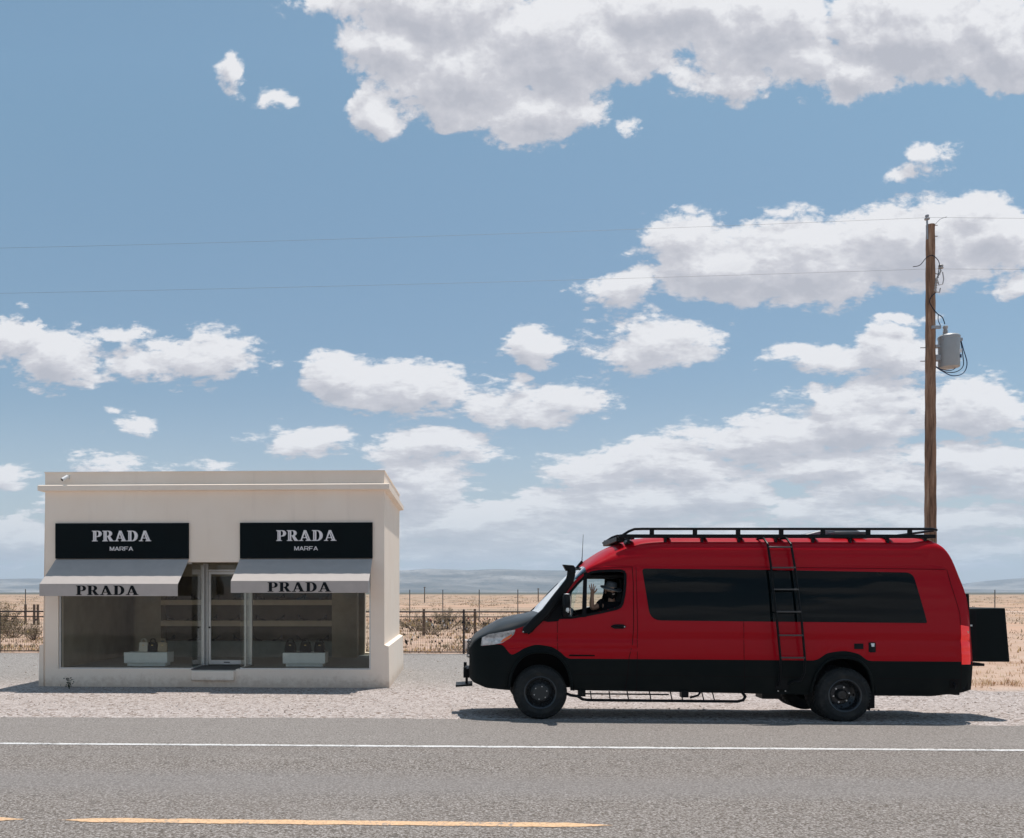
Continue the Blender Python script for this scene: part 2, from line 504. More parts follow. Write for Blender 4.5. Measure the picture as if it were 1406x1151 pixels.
# right of the lot the gravel gives way to sand sooner
xr = m.mr(m.math('ADD', X, wob), 8.0, 10.5)
edge = m.math('MULTIPLY_ADD', xr, -10.8, 29.4)
dd = m.math('SUBTRACT', m.math('ADD', Y, m.math('MULTIPLY', wob, .35)), edge)
c = m.mix(m.mr(dd, -.2, .6), c, sand)
c = m.mix(m.mr(Y, 33, 60), c, far3)
c = m.mix(1.0, c, (.80, .79, .785), 'MULTIPLY')
m.set(Base_Color=c, Roughness=.95); m.b.inputs['Specular IOR Level'].default_value = .15
near = m.mr(Y, 18, 60, 1, 0)
m.bump(m.math('ADD', m.math('MULTIPLY', cs, .6), m.math('MULTIPLY', fine, .8)), .55, .012)
M_ground = m.m
xs = axis_pts(-9000, 9000, -24, 24, .6); ys = axis_pts(-2500, 9000, -4, 32, .45)
mb = MB()
vs = [(x, y, gz(x, y)) for y in ys for x in xs]; nx = len(xs)
mb.add(vs, [(j * nx + i, j * nx + i + 1, (j + 1) * nx + i + 1, (j + 1) * nx + i) for j in range(len(ys) - 1) for i in range(nx - 1)])
o = mb.build('ground', M_ground, smooth=True, recalc=False, angle=180); tag(o, kind='structure')

# ------------------------------------------------------------------ road
m = NT('asphalt_chipseal')
P = m.geo(); Y = m.sep(P)[1]
st = m.coord('Object', (.28, 1, 1))
chip = m.sep(m.vor(P, 62, 'Color')); chd = m.vor(P, 62, 'Distance')
chip2 = m.sep(m.vor(P, 26, 'Color'))
tone = m.noise(st, .9, 6, .62); fine = m.noise(P, 150, 3, .7)
g = m.ramp(chip[0], [(0, (.10, .085, .07)), (.16, (.21, .19, .17)), (.5, (.37, .35, .335)), (.85, (.44, .425, .415)), (1, (.60, .585, .575))])
g = m.mix(m.mr(chd, .30, .62, 0, .35), g, (.14, .12, .10))
sp = m.noise(P, 42, 3, .75); sp2 = m.noise(m.coord('Object', (1, 1, 1)), 25, 3, .7)
g = m.mix(m.mr(sp, .50, .58, 0, .85), g, (.10, .078, .06))
g = m.mix(m.mr(sp2, .55, .68, 0, .38), g, (.16, .14, .12))
g = m.mix(m.mr(sp, .45, .34, 0, .75), g, (.58, .565, .55))
g = m.mix(m.mr(chip2[2], .93, .965, 0, .6), g, (.10, .09, .08))
# the tyre tracks are polished and greyer, the shoulder is older
tr = m.math('ABSOLUTE', m.math('SUBTRACT', m.math('ADD', Y, m.math('MULTIPLY_ADD', tone, .6, -.3)), 8.35))
g = m.mix(m.mr(tr, .75, .12, 0, .50), g, (.275, .27, .272))
tr2 = m.math('ABSOLUTE', m.math('SUBTRACT', Y, 9.85))
g = m.mix(m.mr(tr2, .3, .05, 0, .22), g, (.27, .26, .25))
g = m.mix(m.mr(m.math('ADD', Y, m.math('MULTIPLY_ADD', tone, .5, -.25)), 10.45, 10.7, 0, .35), g, (.36, .35, .34))
g = m.mix(m.mr(tone, .35, .75, .0, .28), g, (.27, .25, .235))
pat = m.noise(m.coord('Object', (.35, 1.1, 1)), 1.1, 7, .7)
g = m.mix(m.mr(pat, .55, .72, 0, .30), g, (.25, .235, .22))
g = m.mix(m.mr(pat, .44, .30, 0, .25), g, (.44, .42, .40))
g = m.mix(1.0, g, (.825, .785, .755), 'MULTIPLY')
m.set(Base_Color=g, Roughness=.88); m.b.inputs['Specular IOR Level'].default_value = .3
m.bump(m.math('ADD', m.math('MULTIPLY', chip[1], 1.0), m.math('MULTIPLY', fine, .4)), .8, .010)
M_road = m.m
mb = MB(); xs = axis_pts(-2400, 2400, -22, 22, .09); top = []; n = len(xs)
def ragged(x, k=0, a=.035): return a * noise.noise(Vector((x * 1.3, k, 0))) + a * .7 * noise.noise(Vector((x * 6.1, k + 3, 0)))
cols = [(1.1, 0), (3.2, 0), (6.9, .0), (12.2, 0), (12.72, 0)]
vs = []
for x in xs:
    e1 = float(np.interp(x, [-40, -6.6, -1.4, 4, 7.8, 12, 40], [12.5, 12.61, 12.74, 12.55, 12.36, 12.25, 12.2])) + ragged(x, 9, .075); e0 = 1.1 + ragged(x, 4, .05)
    vs += [(x, e0 - .03, -.045), (x, e0, -.002), (x, 3.4, .0), (x, 6.93, 0), (x, 12.0, 0), (x, e1, -.003), (x, e1 + .05, -.05)]
k = 7
mb.add(vs, [(i * k + j, (i + 1) * k + j, (i + 1) * k + j + 1, i * k + j + 1) for i in range(n - 1) for j in range(k - 1)])
o = mb.build('road', M_road, recalc=False); tag(o, kind='structure')

def paint(name, col, wear):
    m = NT(name); P = m.geo()
    f = m.noise(P, 26, 5, .75); f2 = m.noise(P, 3.1, 4, .6)
    w = m.math('ADD', m.math('MULTIPLY', f, .6), m.math('MULTIPLY', f2, .4))
    chip = m.sep(m.vor(P, 62, 'Color'))[0]
    cc = m.ramp(chip, [(0, tuple(q * .72 for q in col)), (.35, col), (1, tuple(min(.9, q * 1.1) for q in col))])
    m.set(Base_Color=m.mix(m.mr(w, wear, wear + .06, 0, .85), cc, (.21, .195, .185)), Roughness=.7)
    m.bump(chip, .5, .006); return m.m
M_white = paint('white_road_paint', (.62, .61, .595), .515)
M_yellow = paint('yellow_road_paint', (.66, .42, .24), .535)
def marking(x0, x1, y, w, mat, step, k, z=.004, taper=0):
    mb = MB(); vs = []; xs = [x for x in np.arange(x0, x1 + 1e-6, step)]
    if x0 < -100: xs = [x for x in axis_pts(x0, x1, -22, 22, step)]
    for x in xs:
        q = 1
        if taper: q = min(1, (x - x0) / taper + .05, (x1 - x) / taper + .05)
        a, b = ragged(x * 3, k, .018), ragged(x * 3, k + 7, .018)
        vs += [(x, y - w / 2 * q + a, z), (x, y + w / 2 * q + b, z)]
    mb.add(vs, [(2 * i, 2 * i + 2, 2 * i + 3, 2 * i + 1) for i in range(len(xs) - 1)])
    o = mb.build('road_marking', mat, recalc=False); tag(o, kind='structure'); return o
marking(-2400, 2400, 10.40, .105, M_white, .05, 1)
marking(-2400, 2400, 3.45, .105, M_white, .05, 2)
xa = P2W(72, 6.95)[0]; xb = P2W(845, 6.8)[0]; xc = P2W(22, 6.95)[0]
marking(xa, xb, 6.93, .125, M_yellow, .03, 3, taper=.35)
marking(xc - 3.6, xc, 6.93, .12, M_yellow, .03, 4, taper=.2)
marking(xb + 7, xb + 11.4, 6.93, .12, M_yellow, .03, 5, taper=.2)

# ------------------------------------------------------------------ loose stones
def stones(name, n, xr, yr, size, mat, seed, dens=None):
    r = np.random.default_rng(seed)
    base = np.array([(1,0,0),(-1,0,0),(0,1,0),(0,-1,0),(0,0,1),(0,0,-.6)], float)
    tri = [(0,2,4),(2,1,4),(1,3,4),(3,0,4),(2,0,5),(1,2,5),(3,1,5),(0,3,5)]
    mb = MB()
    for _ in range(n):
        x = r.uniform(*xr); y = r.uniform(*yr)
        if -9.5 < x < -1.4 and 18.95 < y < 24: continue
        s = size[0] + (size[1] - size[0]) * r.random() ** 3
        a = r.uniform(0, 6.28); ca, sa = math.cos(a), math.sin(a)
        b = base * (np.array([1, .8, .62]) * s) * r.uniform(.75, 1.2, (6, 3))
        z = gz(x, y) if (y > 12.8) else 0
        mb.add([(x + p[0] * ca - p[1] * sa, y + p[0] * sa + p[1] * ca, z + p[2] + s * .12) for p in b], tri)
        mb.mi[-8:] = [int(r.integers(0, 3))] * 8
    o = mb.build(name, mat, recalc=False); tag(o, kind='stuff'); return o
M_st = [simple('pebble_pale', (.45, .41, .385), .9), simple('pebble_brown', (.24, .19, .16), .9), simple('pebble_dusty', (.35, .31, .29), .9)]
stones('gravel', 9000, (-16, 18), (12.85, 19.5), (.006, .026), M_st, 3)
stones('gravel', 2600, (-20, 10), (19.5, 29), (.010, .035), M_st, 4)
stones('gravel', 500, (-11, 12), (12.4, 13.6), (.006, .02), M_st, 5)

# ------------------------------------------------------------------ far hills
def hills():
    prof = [(-2500,801),(-400,801),(-100,798),(0,794.5),(60,794),(120,797),(260,806),(420,792),(520,784),(560,783),(590,781),(640,783),(680,781),(780,783.5),
            (900,787),(1100,799),(1250,806),(1335,804.5),(1350,801.5),(1372,796),(1400,793.5),(1440,793),(1600,799),(2600,803),(4200,806)]
    D = 7000.0
    pxs = [p for p, _ in prof]; hs = [(813 - q) / 1200 * D for _, q in prof]
    xs = np.linspace(-8600, 8600, 460); ysr = np.linspace(5200, 8600, 60)
    vs = []
    for j, y in enumerate(ysr):
        t = (y - 5200) / 1800.0
        for x in xs:
            px = PX0 + FPX * ((x * math.cos(YAW) + D * math.sin(YAW)) / D)
            H = np.interp(px, pxs, hs)
            if t <= 1: e = t * t * (3 - 2 * t)
            else: e = max(0, 1 - ((t - 1) / .9) ** 2)
            r = noise.fractal(Vector((x * .0011, y * .0016, 1)), 1.0, 2.1, 5)
            gul = abs(noise.noise(Vector((x * .0042, y * .0012, 3))))
            shelf = .22 * math.sin(t * 9 + noise.noise(Vector((x * .0006, 0, 0))) * 5)
            z = H * (e * (1 - .42 * gul * (1 - abs(2 * e - 1))) + shelf * e * (1 - e) * 2) + 26 * r * e * (1.15 - e)
            vs.append((x, y, max(-3, z) if t > 0 else -3))
    nx = len(xs); mb = MB()
    mb.add(vs, [(j * nx + i, j * nx + i + 1, (j + 1) * nx + i + 1, (j + 1) * nx + i) for j in range(len(ysr) - 1) for i in range(nx - 1)])
    m = NT('hill_rock'); P = m.geo()
    f = m.noise(m.coord('Object', (.0016, .0016, .02)), 1.0, 8, .65)
    g = m.noise(m.coord('Object', (.02, .02, .02)), 1.0, 5, .7)
    c = m.ramp(f, [(.34, (.10, .095, .075)), (.48, (.24, .205, .16)), (.62, (.50, .44, .37))])
    c = m.mix(m.mr(g, .5, .62, 0, .6), c, (.07, .075, .06))
    c = m.mix(1.0, c, (.66, .68, .70), 'MULTIPLY')
    m.set(Base_Color=c, Roughness=1)
    o = mb.build('hills', m.m, smooth=True, recalc=False, angle=180); tag(o, kind='structure')
hills()

# ------------------------------------------------------------------ air
mb = MB(); mb.box(-9300, 9300, -2800, 9400, -6, 300)
m = bpy.data.materials.new('haze_air'); m.use_nodes = True; t = m.node_tree; t.nodes.clear()
out = t.nodes.new('ShaderNodeOutputMaterial'); v = t.nodes.new('ShaderNodeVolumePrincipled')
v.inputs['Color'].default_value = (.60, .76, .96, 1); v.inputs['Density'].default_value = HAZE = 1.0e-4
v.inputs['Anisotropy'].default_value = .2
t.links.new(v.outputs[0], out.inputs['Volume'])
o = mb.build('haze', m); tag(o, kind='stuff')

# ================================================================== VEGETATION
M_leaf = [simple('scrub_leaf_olive', (.12, .10, .048), .8), simple('scrub_leaf_dry', (.26, .185, .105), .85), simple('scrub_leaf_grey', (.17, .14, .09), .85)]
M_stem = simple('scrub_stem', (.12, .085, .055), .9)
M_flower = simple('scrub_leaf_pale', (.44, .37, .22), .85)
def bush(x, y, w, h, label, n=900, seed=0, group='scrub bushes behind the wire fence'):
    r = random.Random(seed); z0 = gz(x, y)
    t = empty('scrub_bush', (x, y, z0)); tag(t, label, 'bush', group)
    st = MB(); lf = MB()
    tips = []
    for k in range(int(16 + w * 8)):
        a = r.uniform(0, 6.28); rad = w / 2 * r.uniform(.1, 1) ; hh = h * r.uniform(.5, 1) * (1 - .45 * (rad / (w / 2)) ** 2)
        hh *= r.choice((.7, 1, 1)); p0 = Vector((rad * .25 * math.cos(a), rad * .25 * math.sin(a), 0)); p2 = Vector((rad * math.cos(a), rad * math.sin(a) * .7, hh))
        p1 = (p0 + p2) / 2 + Vector((r.uniform(-.05, .05), r.uniform(-.05, .05), .08 * h))
        st.tube([p0, p1, p2], [.012, .008, .004], 4)
        tips.append((p0, p1, p2))
    for k in range(n):
        p0, p1, p2 = r.choice(tips); q = r.uniform(.45, 1.08)
        p = (p0 * (1 - q) + p1 * q) * (1 - q) + (p1 * (1 - q) + p2 * q) * q if q <= 1 else p2
        p = p + Vector((r.gauss(0, .06), r.gauss(0, .06), r.gauss(0, .05)))
        if p.z < .02: continue
        s = r.uniform(.02, .05)
        u = Vector((r.gauss(0, 1), r.gauss(0, 1), r.gauss(.6, 1))).normalized(); v = u.orthogonal().normalized() * s * .5; u = u * s * 1.5
        lf.cur = 0
        lf.add([p - v, p + u * .5 - v * .2, p + u, p + v], [(0, 1, 2, 3)]); lf.mi[-1] = 1 if r.random() < .35 else (2 if r.random() < .4 else 0)
    st.build('stem', M_stem, t, recalc=False)
    lf.build('foliage', M_leaf, t, recalc=False)
    return t
for i, (px, D, w, h, lab) in enumerate([
    (574, 47, 2.6, 1.15, 'dry olive scrub bush behind the wire fence, next to the corner of the pale building'),
    (612, 49.0, 3.2, 1.35, 'widest olive scrub bush behind the fence midway between building and van'),
    (641, 45, 1.5, 1.1, 'small scrub bush right behind the fence post'),
    (592, 43, 1.9, .8, 'low twiggy scrub bush behind the lock covered fence'),
    (668, 46.0, 1.6, .85, 'low scrub bush behind the fence above the nose of the van'),
    (16, 40, 3.0, 1.0, 'spreading grey green scrub bush behind the fence at the left edge'),
    (3, 44.0, 2.4, 1.75, 'tall scrub bush rising above the fence rail at the far left'),
    (47, 38.0, 1.5, .8, 'scrub bush behind the fence just left of the pale building')]):
    x, y = P2W(px, D)
    bush(x, y, w, h, lab, n=int(700 * w * h), seed=i + 3)

def tufts(name, n, place, hgt, mats, seed, blades=7, spread=.05, wid=.006):
    r = random.Random(seed); mb = MB()
    for _ in range(n):
        q = place(r)
        if q is None: continue
        x, y, sc = q; z = gz(x, y) - .01
        mi = r.randrange(len(mats))
        for b in range(blades):
            a = r.uniform(0, 6.28); h = r.uniform(*hgt) * sc; lean = r.uniform(.3, 1.5) * h
            bx, by = x + r.gauss(0, spread * sc), y + r.gauss(0, spread * sc)
            ex, ey = bx + lean * math.cos(a), by + lean * math.sin(a); w = wid * sc
            ca, sa = -math.sin(a) * w, math.cos(a) * w
            mb.add([(bx - ca, by - sa, z), (bx + ca, by + sa, z), ((bx + ex) / 2 + ca * .7, (by + ey) / 2 + sa * .7, z + h * .65), ((bx + ex) / 2 - ca * .7, (by + ey) / 2 - sa * .7, z + h * .65), (ex, ey, z + h)],
                   [(0, 1, 2, 3), (3, 2, 4)])
            mb.mi[-2:] = [mi, mi]
    o = mb.build(name, mats, recalc=False); tag(o, kind='stuff'); return o
M_straw = simple('straw_grass', (.42, .26, .11), .85); M_straw2 = simple('pale_grass', (.46, .34, .19), .85); M_rust = simple('rusty_grass', (.35, .18, .07), .85)
def pl_right(r):
    x = r.uniform(9.5, 26); y = r.uniform(19.2, 29)
    d = noise.noise(Vector((x * .35, y * .7, 2)))
    y0 = 19.6 + .6 * noise.noise(Vector((x * .5, 1, 1)))
    if y < y0: return None
    pr = .85 if y < y0 + 1.3 else (.35 if d > .1 else .12)
    return (x, y, r.uniform(.6, 1.2)) if r.random() < pr else None
tufts('dry_grass', 2600, pl_right, (.05, .17), [M_straw, M_straw2, M_rust], 11, blades=9, spread=.07)
def pl_mid(r):
    y = 30.2 * (15 ** (r.random() ** 1.35)); half = .62 * y
    x = r.uniform(-half * .95, half * 1.25)
    d = noise.noise(Vector((x * .03, y * .05, 8)))
    return (x, y, r.uniform(.7, 1.5) * (1 + y / 160)) if d > -.15 or r.random() < .25 else None
tufts('desert_scrub', 5200, pl_mid, (.03, .11), [M_leaf[0], M_straw, M_leaf[1], M_straw2, M_leaf[2]], 12, blades=13, spread=.20, wid=.014)
def pl_fence(r):
    x = r.uniform(-17, 8); return (x, 29.5 + r.gauss(.1, .12), r.uniform(.6, 1.1)) if noise.noise(Vector((x * 1.3, 0, 4))) > 0 else None
tufts('dry_grass', 260, pl_fence, (.03, .11), [M_straw, M_straw2, M_leaf[1]], 13, blades=8)
# little weed at the foot of the facade
x, y = P2W(95, 18.75); r = random.Random(2); mb = MB(); z = gz(x, y)
for k in range(46):
    a = r.uniform(0, 6.28); h = r.uniform(.05, .24); s = .022
    p = Vector((x + r.gauss(0, .05), y + r.gauss(0, .03), z + h)); u = Vector((math.cos(a), math.sin(a), r.uniform(0, 1))).normalized() * s * 2
    v = u.orthogonal().normalized() * s * .6
    mb.add([p - v * .3, p + u * .5 - v, p + u, p + u * .5 + v], [(0, 1, 2, 3)])
for k in range(7):
    a = r.uniform(0, 6.28); mb.tube([(x, y, z - .01), (x + .05 * math.cos(a), y + .03 * math.sin(a), z + r.uniform(.12, .24))], .004, 4)
o = mb.build('weed', simple('weed_leaf', (.035, .04, .02), .8), recalc=False, org=(x, y, z)); tag(o, 'small dark weed sprouting at the foot of the facade', 'weed')
# ================================================================== BUILDING
m = NT('stucco'); v = m.coord('Object')
f = m.noise(v, .8, 6, .6); g = m.noise(v, 9, 5, .65); st = m.noise(m.coord('Object', (2.6, 2.6, .22)), 1.6, 6, .65)
c = m.ramp(f, [(.3, (.88, .745, .615)), (.55, (.915, .79, .665)), (.75, (.93, .82, .70))])
c = m.mix(m.mr(st, .55, .8, 0, .30), c, (.70, .585, .49))
zz = m.sep(m.geo())[2]
c = m.mix(m.mr(m.math('ADD', zz, m.math('MULTIPLY_ADD', g, .5, m.math('MULTIPLY', st, -.15))), .22, -.10, 0, .6), c, (.55, .41, .30))
m.set(Base_Color=c, Roughness=.92); m.b.inputs['Specular IOR Level'].default_value = .2
m.bump(m.math('ADD', g, m.math('MULTIPLY', m.noise(v, 60, 4, .7), .4)), .35, .006)
M_stucco = m.m
M_alu = simple('aluminium', (.62, .62, .61), .38, .55, nscale=12, namp=.08)
M_alud = simple('dark_gasket', (.02, .02, .02), .6)
M_black = simple('sign_black', (.0035, .007, .008), .6, nscale=3, namp=.2, spec=.08)
M_letter = simple('sign_letter_white', (.80, .76, .75), .5)
M_letterb = simple('awning_letter_black', (.006, .008, .010), .7)
M_awn = simple('awning_canvas', (.455, .41, .38), .85, nscale=5, namp=.06, bump=.15, bscale=180)
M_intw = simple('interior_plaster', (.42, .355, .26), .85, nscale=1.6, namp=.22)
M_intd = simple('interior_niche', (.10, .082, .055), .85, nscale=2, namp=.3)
M_shelf = simple('shelf_board', (.66, .55, .40), .7, nscale=3, namp=.1)
M_carpet = simple('interior_floor', (.26, .29, .27), .8, nscale=4, namp=.12)
M_plinth = simple('plinth_paint', (.78, .82, .80), .5, nscale=4, namp=.06)
M_glass = glass_mat('shop_glass', (.93, .945, .93), boost=.50, dirt=.003, warp=.35)
BX0, BX1, BYF, BYB, BZ = -9.165, -1.64, 19.0, 23.8, -.27
OB = (-5.4, 21.4, BZ)
B = empty('store_building', OB)
tag(B, 'small pale stucco shop with two black signs and grey awnings on the gravel', 'building')
def bp(mb, name, mat, parent=None, **k):
    return mb.build(name, mat, parent or B, org=OB, **k)
WL, WR, DL, DR = -8.87, -1.938, -5.905, -4.82
ZS, ZL = .144, 2.496
# front wall ring (outline with one opening) as blocks butted end to end
mb = MB(); T = .26
mb.box(BX0, WL, BYF, BYF + T, ZS, ZL); mb.box(WR, BX1, BYF, BYF + T, ZS, ZL)
mb.box(BX0, BX1, BYF, BYF + T, ZL, 4.47)
# sill wall with the niche of the step
mb.box(BX0, DL, BYF, BYF + T, BZ, ZS); mb.box(DR - .09, BX1, BYF, BYF + T, BZ, ZS)
mb.box(DL, DR - .09, BYF, BYF + T, BZ, -.096)
mb.box(DL, DR - .09, BYF + .004, BYF + T, -.096, .119)
bp(mb, 'front_wall', M_stucco, bevel=0)
mb = MB(); mb.box(BX1 - .25, BX1, BYF + T, BYB, BZ, 4.47); bp(mb, 'side_wall', M_stucco)
mb = MB()
mb.add([(BX0 - .06, BYF + .003, BZ), (BX0, BYF + .003, 4.05), (BX0 - .06, BYB, BZ), (BX0, BYB, 4.05), (BX0 + .25, BYF + T, BZ), (BX0 + .25, BYF + T, 4.05), (BX0 + .25, BYB, BZ), (BX0 + .25, BYB, 4.05), (BX0, BYF + T - .003, BZ)],
       [(0, 1, 3, 2), (4, 5, 7, 6), (1, 3, 7, 5), (0, 2, 6, 4), (0, 1, 5, 4), (2, 3, 7, 6)])
bp(mb, 'side_wall', M_stucco)
mb = MB(); T2 = .25
OX0, OX1 = -2.56, -2.02
mb.box(BX0 + .25, OX0, BYB - T2, BYB, BZ, 4.47); mb.box(OX0, OX1, BYB - T2, BYB, BZ, .20); mb.box(OX0, OX1, BYB - T2, BYB, 2.3, 4.47); mb.box(OX1, BX1 - .25, BYB - T2, BYB, BZ, 4.47)
bp(mb, 'back_wall', M_stucco)
mb = MB(); mb.box(BX0 + .1, BX0 + .25, BYF + T, BYB - .01, 4.05, 4.46); mb.box(BX0, BX0 + .1, BYF + T, BYB - .01, 4.19, 4.47); bp(mb, 'parapet', M_stucco)
mb = MB(); mb.box(BX0 + .26, BX1 - .26, BYF + T + .005, BYB - T2 - .005, 3.9, 4.05); bp(mb, 'roof', simple('roof_membrane', (.45, .43, .40), .9, nscale=2))
# cornice: a ledge round three sides, mitred by building it as one ring
mb = MB(); e = .115
ring = lambda d: [(BX0 - d, BYB + .0), (BX0 - d, BYF - d), (BX1 + d, BYF - d), (BX1 + d, BYB + .0)]
vs = []
for z, d in ((4.055, -.01), (4.07, e), (4.178, e), (4.195, e - .02), (4.21, -.01)):
    vs += [(x, y, z) for x, y in ring(d)]
fs = [(r_ * 4 + i, r_ * 4 + i + 1, (r_ + 1) * 4 + i + 1, (r_ + 1) * 4 + i) for r_ in range(4) for i in range(3)]
mb.add(vs, fs + [(0, 4, 8, 12, 16), (3, 7, 11, 15, 19)])
bp(mb, 'cornice', M_stucco)
# coping line on the parapet
mb = MB(); mb.box(BX0 - .012, BX1 + .012, BYF - .012, BYF + T + .01, 4.47, 4.495); mb.box(BX1 - .26, BX1 + .012, BYF + T + .01, BYB + .01, 4.47, 4.495); mb.box(BX0 - .012, BX0 + .26, BYF + T + .01, BYB + .01, 4.47, 4.495)
bp(mb, 'coping', M_stucco)
for s_, x in ((1, BX1), (-1, BX0 - .04)):
    mb = MB(); p = .092 if s_ > 0 else .09
    a, b = (x, x + p * s_)
    mb.add([(a, BYF + .002, BZ), (b + .02 * s_, BYF + .002, BZ), (b, BYF + .002, .655), (a, BYF + .002, .685), (a, BYB + .002, BZ), (b + .02 * s_, BYB + .002, BZ), (b, BYB + .002, .655), (a, BYB + .002, .685)],
           [(0, 1, 2, 3), (4, 5, 6, 7), (0, 1, 5, 4), (1, 2, 6, 5), (2, 3, 7, 6), (3, 0, 4, 7)])
    bp(mb, 'wall_plinth', M_stucco)
# ---- storefront
Xp_step = (lambda u: (u * math.cos(YAW) - math.sin(YAW)) * (BYF / (u * math.sin(YAW) + math.cos(YAW))))((322.5 - PX0) / FPX)
def bar(mb, x0, x1, y0, y1, z0, z1): mb.box(x0, x1, y0, y1, z0, z1)
YG = BYF + .07
def window(x0, x1, inner):
    mb = MB(); w = .035
    bar(mb, x0, x1, YG - .03, YG + .03, ZS, ZS + .022)
    bar(mb, x0, x1, YG - .03, YG + .03, ZL - .04, ZL)
    if inner != 'right': bar(mb, x0, x0 + w, YG - .028, YG + .028, ZS + .022, ZL - .04)
    if inner != 'left': bar(mb, x1 - w, x1, YG - .028, YG + .028, ZS + .022, ZL - .04)
    wn = bp(mb, 'shop_window', M_alu)
    mb = MB(); mb.box(x0 + .004, x1 - .004, YG - .005, YG + .005, ZS + .022, ZL - .04)
    g = mb.build('glass_pane', M_glass, wn, org=OB)
    return wn
window(WL, DL, 'left'); window(DR, WR, 'right')
# return panes running back to the door
YD = BYF + 1.05
for x, s_ in ((DL, 1), (DR, -1)):
    mb = MB(); bar(mb, x - .03, x + .03, YD - .035, YD + .035, ZS, ZL); bar(mb, x - .022, x + .022, YG + .034, YD - .037, ZS, ZS + .03)
    bar(mb, x - .02, x + .02, YD - .56, YD - .53, ZS + .03, ZL - .04) if s_ < 0 else bar(mb, x - .03, x + .03, YD - .16, YD - .12, ZS + .03, ZL - .04)
    wn = bp(mb, 'side_glazing', M_alu)
    mb = MB(); mb.box(x - .004, x + .004, YG + .034, YD - .037, ZS + .031, ZL - .04); mb.build('glass_pane', M_glass, wn, org=OB)
mb = MB(); bar(mb, DL + .032, DL + .085, YD - .035, YD + .035, ZS, ZL); bar(mb, DR - .085, DR - .032, YD - .035, YD + .035, ZS, ZL); bar(mb, DL + .087, DR - .087, YD - .035, YD + .035, 2.315, 2.355)
df = bp(mb, 'door_frame', M_alu)
mb = MB(); mb.box(DL + .087, DR - .087, YD - .004, YD + .004, 2.357, ZL); mb.build('transom_glass', M_glass, df, org=OB)
a, b = DL + .095, DR - .095
mb = MB(); bar(mb, a, a + .055, YD - .028, YD + .022, .165, 2.305); bar(mb, b - .055, b, YD - .028, YD + .022, .165, 2.305)
bar(mb, a + .055, b - .055, YD - .028, YD + .022, 2.25, 2.305); bar(mb, a + .055, b - .055, YD - .028, YD + .022, .165, .265)
dr = bp(mb, 'door', M_alu)
mb = MB(); mb.box(a + .057, b - .057, YD - .006, YD, .267, 2.248); mb.build('glass_pane', M_glass, dr, org=OB)
mb = MB(); mb.cyl((a + .028, YD - .028, 1.02), (a + .028, YD - .05, 1.02), .022, n=12); mb.build('lock', M_alud, dr, org=OB)
mb = MB(); mb.box(-5.45, -5.31, YD - .034, YD - .029, .205, .225); mb.build('handle', M_alud, dr, org=OB)
mb = MB(); mb.box(DL + .02, Xp_step, BYF - .085, BYF + .002, -.105, .117); bp(mb, 'doorstep', M_stucco, bevel=.028, seg=4)
# threshold slab, floors and ceiling
mb = MB(); mb.box(DL + .005, DR - .005, BYF + .012, YD + .3, .121, .138); bp(mb, 'threshold', simple('threshold_stone', (.16, .145, .13), .8, nscale=8))
mb = MB(); mb.box(BX0 + .26, DL - .03, BYF + T + .01, BYB - T2 - .01, .02, .14); mb.box(DR + .03, BX1 - .26, BYF + T + .01, BYB - T2 - .01, .02, .14); mb.box(DL - .03, DR + .03, YD + .31, BYB - T2 - .01, .02, .14)
mb.box(WL, DL - .03, YG + .035, BYF + T + .009, .10, .139); mb.box(DR + .03, WR, YG + .035, BYF + T + .009, .10, .139)
bp(mb, 'floor', M_carpet)
mb = MB(); mb.box(BX0 + .26, BX1 - .26, BYF + T + .01, BYB - T2 - .01, 2.62, 2.72); mb.box(BX0 + .252, BX0 + .258, BYF + T, BYB - T2, .141, 2.61)
mb.box(BX1 - .262, BX1 - .256, BYF + T, BYB - T2 - .01, .141, 2.61); mb.box(BX0 + .26, OX0 - .02, BYB - T2 - .02, BYB - T2 - .006, .141, 2.61)
bp(mb, 'interior_lining', M_intw)
# display wall with shelves
YS = 22.55; SX0, SX1, NX0, NX1 = -8.47, -2.66, -7.80, -3.31
mb = MB()
mb.box(SX0, NX0, YS, YS + .42, .141, 2.61); mb.box(NX1, SX1, YS, YS + .42, .141, 2.61); mb.box(NX0, NX1, YS, YS + .42, 2.25, 2.61)
dw = bp(mb, 'display_wall', M_intw)
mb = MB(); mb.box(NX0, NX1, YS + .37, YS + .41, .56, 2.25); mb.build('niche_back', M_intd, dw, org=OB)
mb = MB(); mb.box(NX0, NX1, YS + .004, YS + .37, .141, .558); mb.build('shelf_base', M_carpet, dw, org=OB)
for z0, z1 in ((.95, 1.09), (1.50, 1.63)):
    mb = MB(); mb.box(NX0 + .001, NX1 - .001, YS - .012, YS + .368, z0, z1); mb.build('shelf', M_shelf, dw, org=OB)
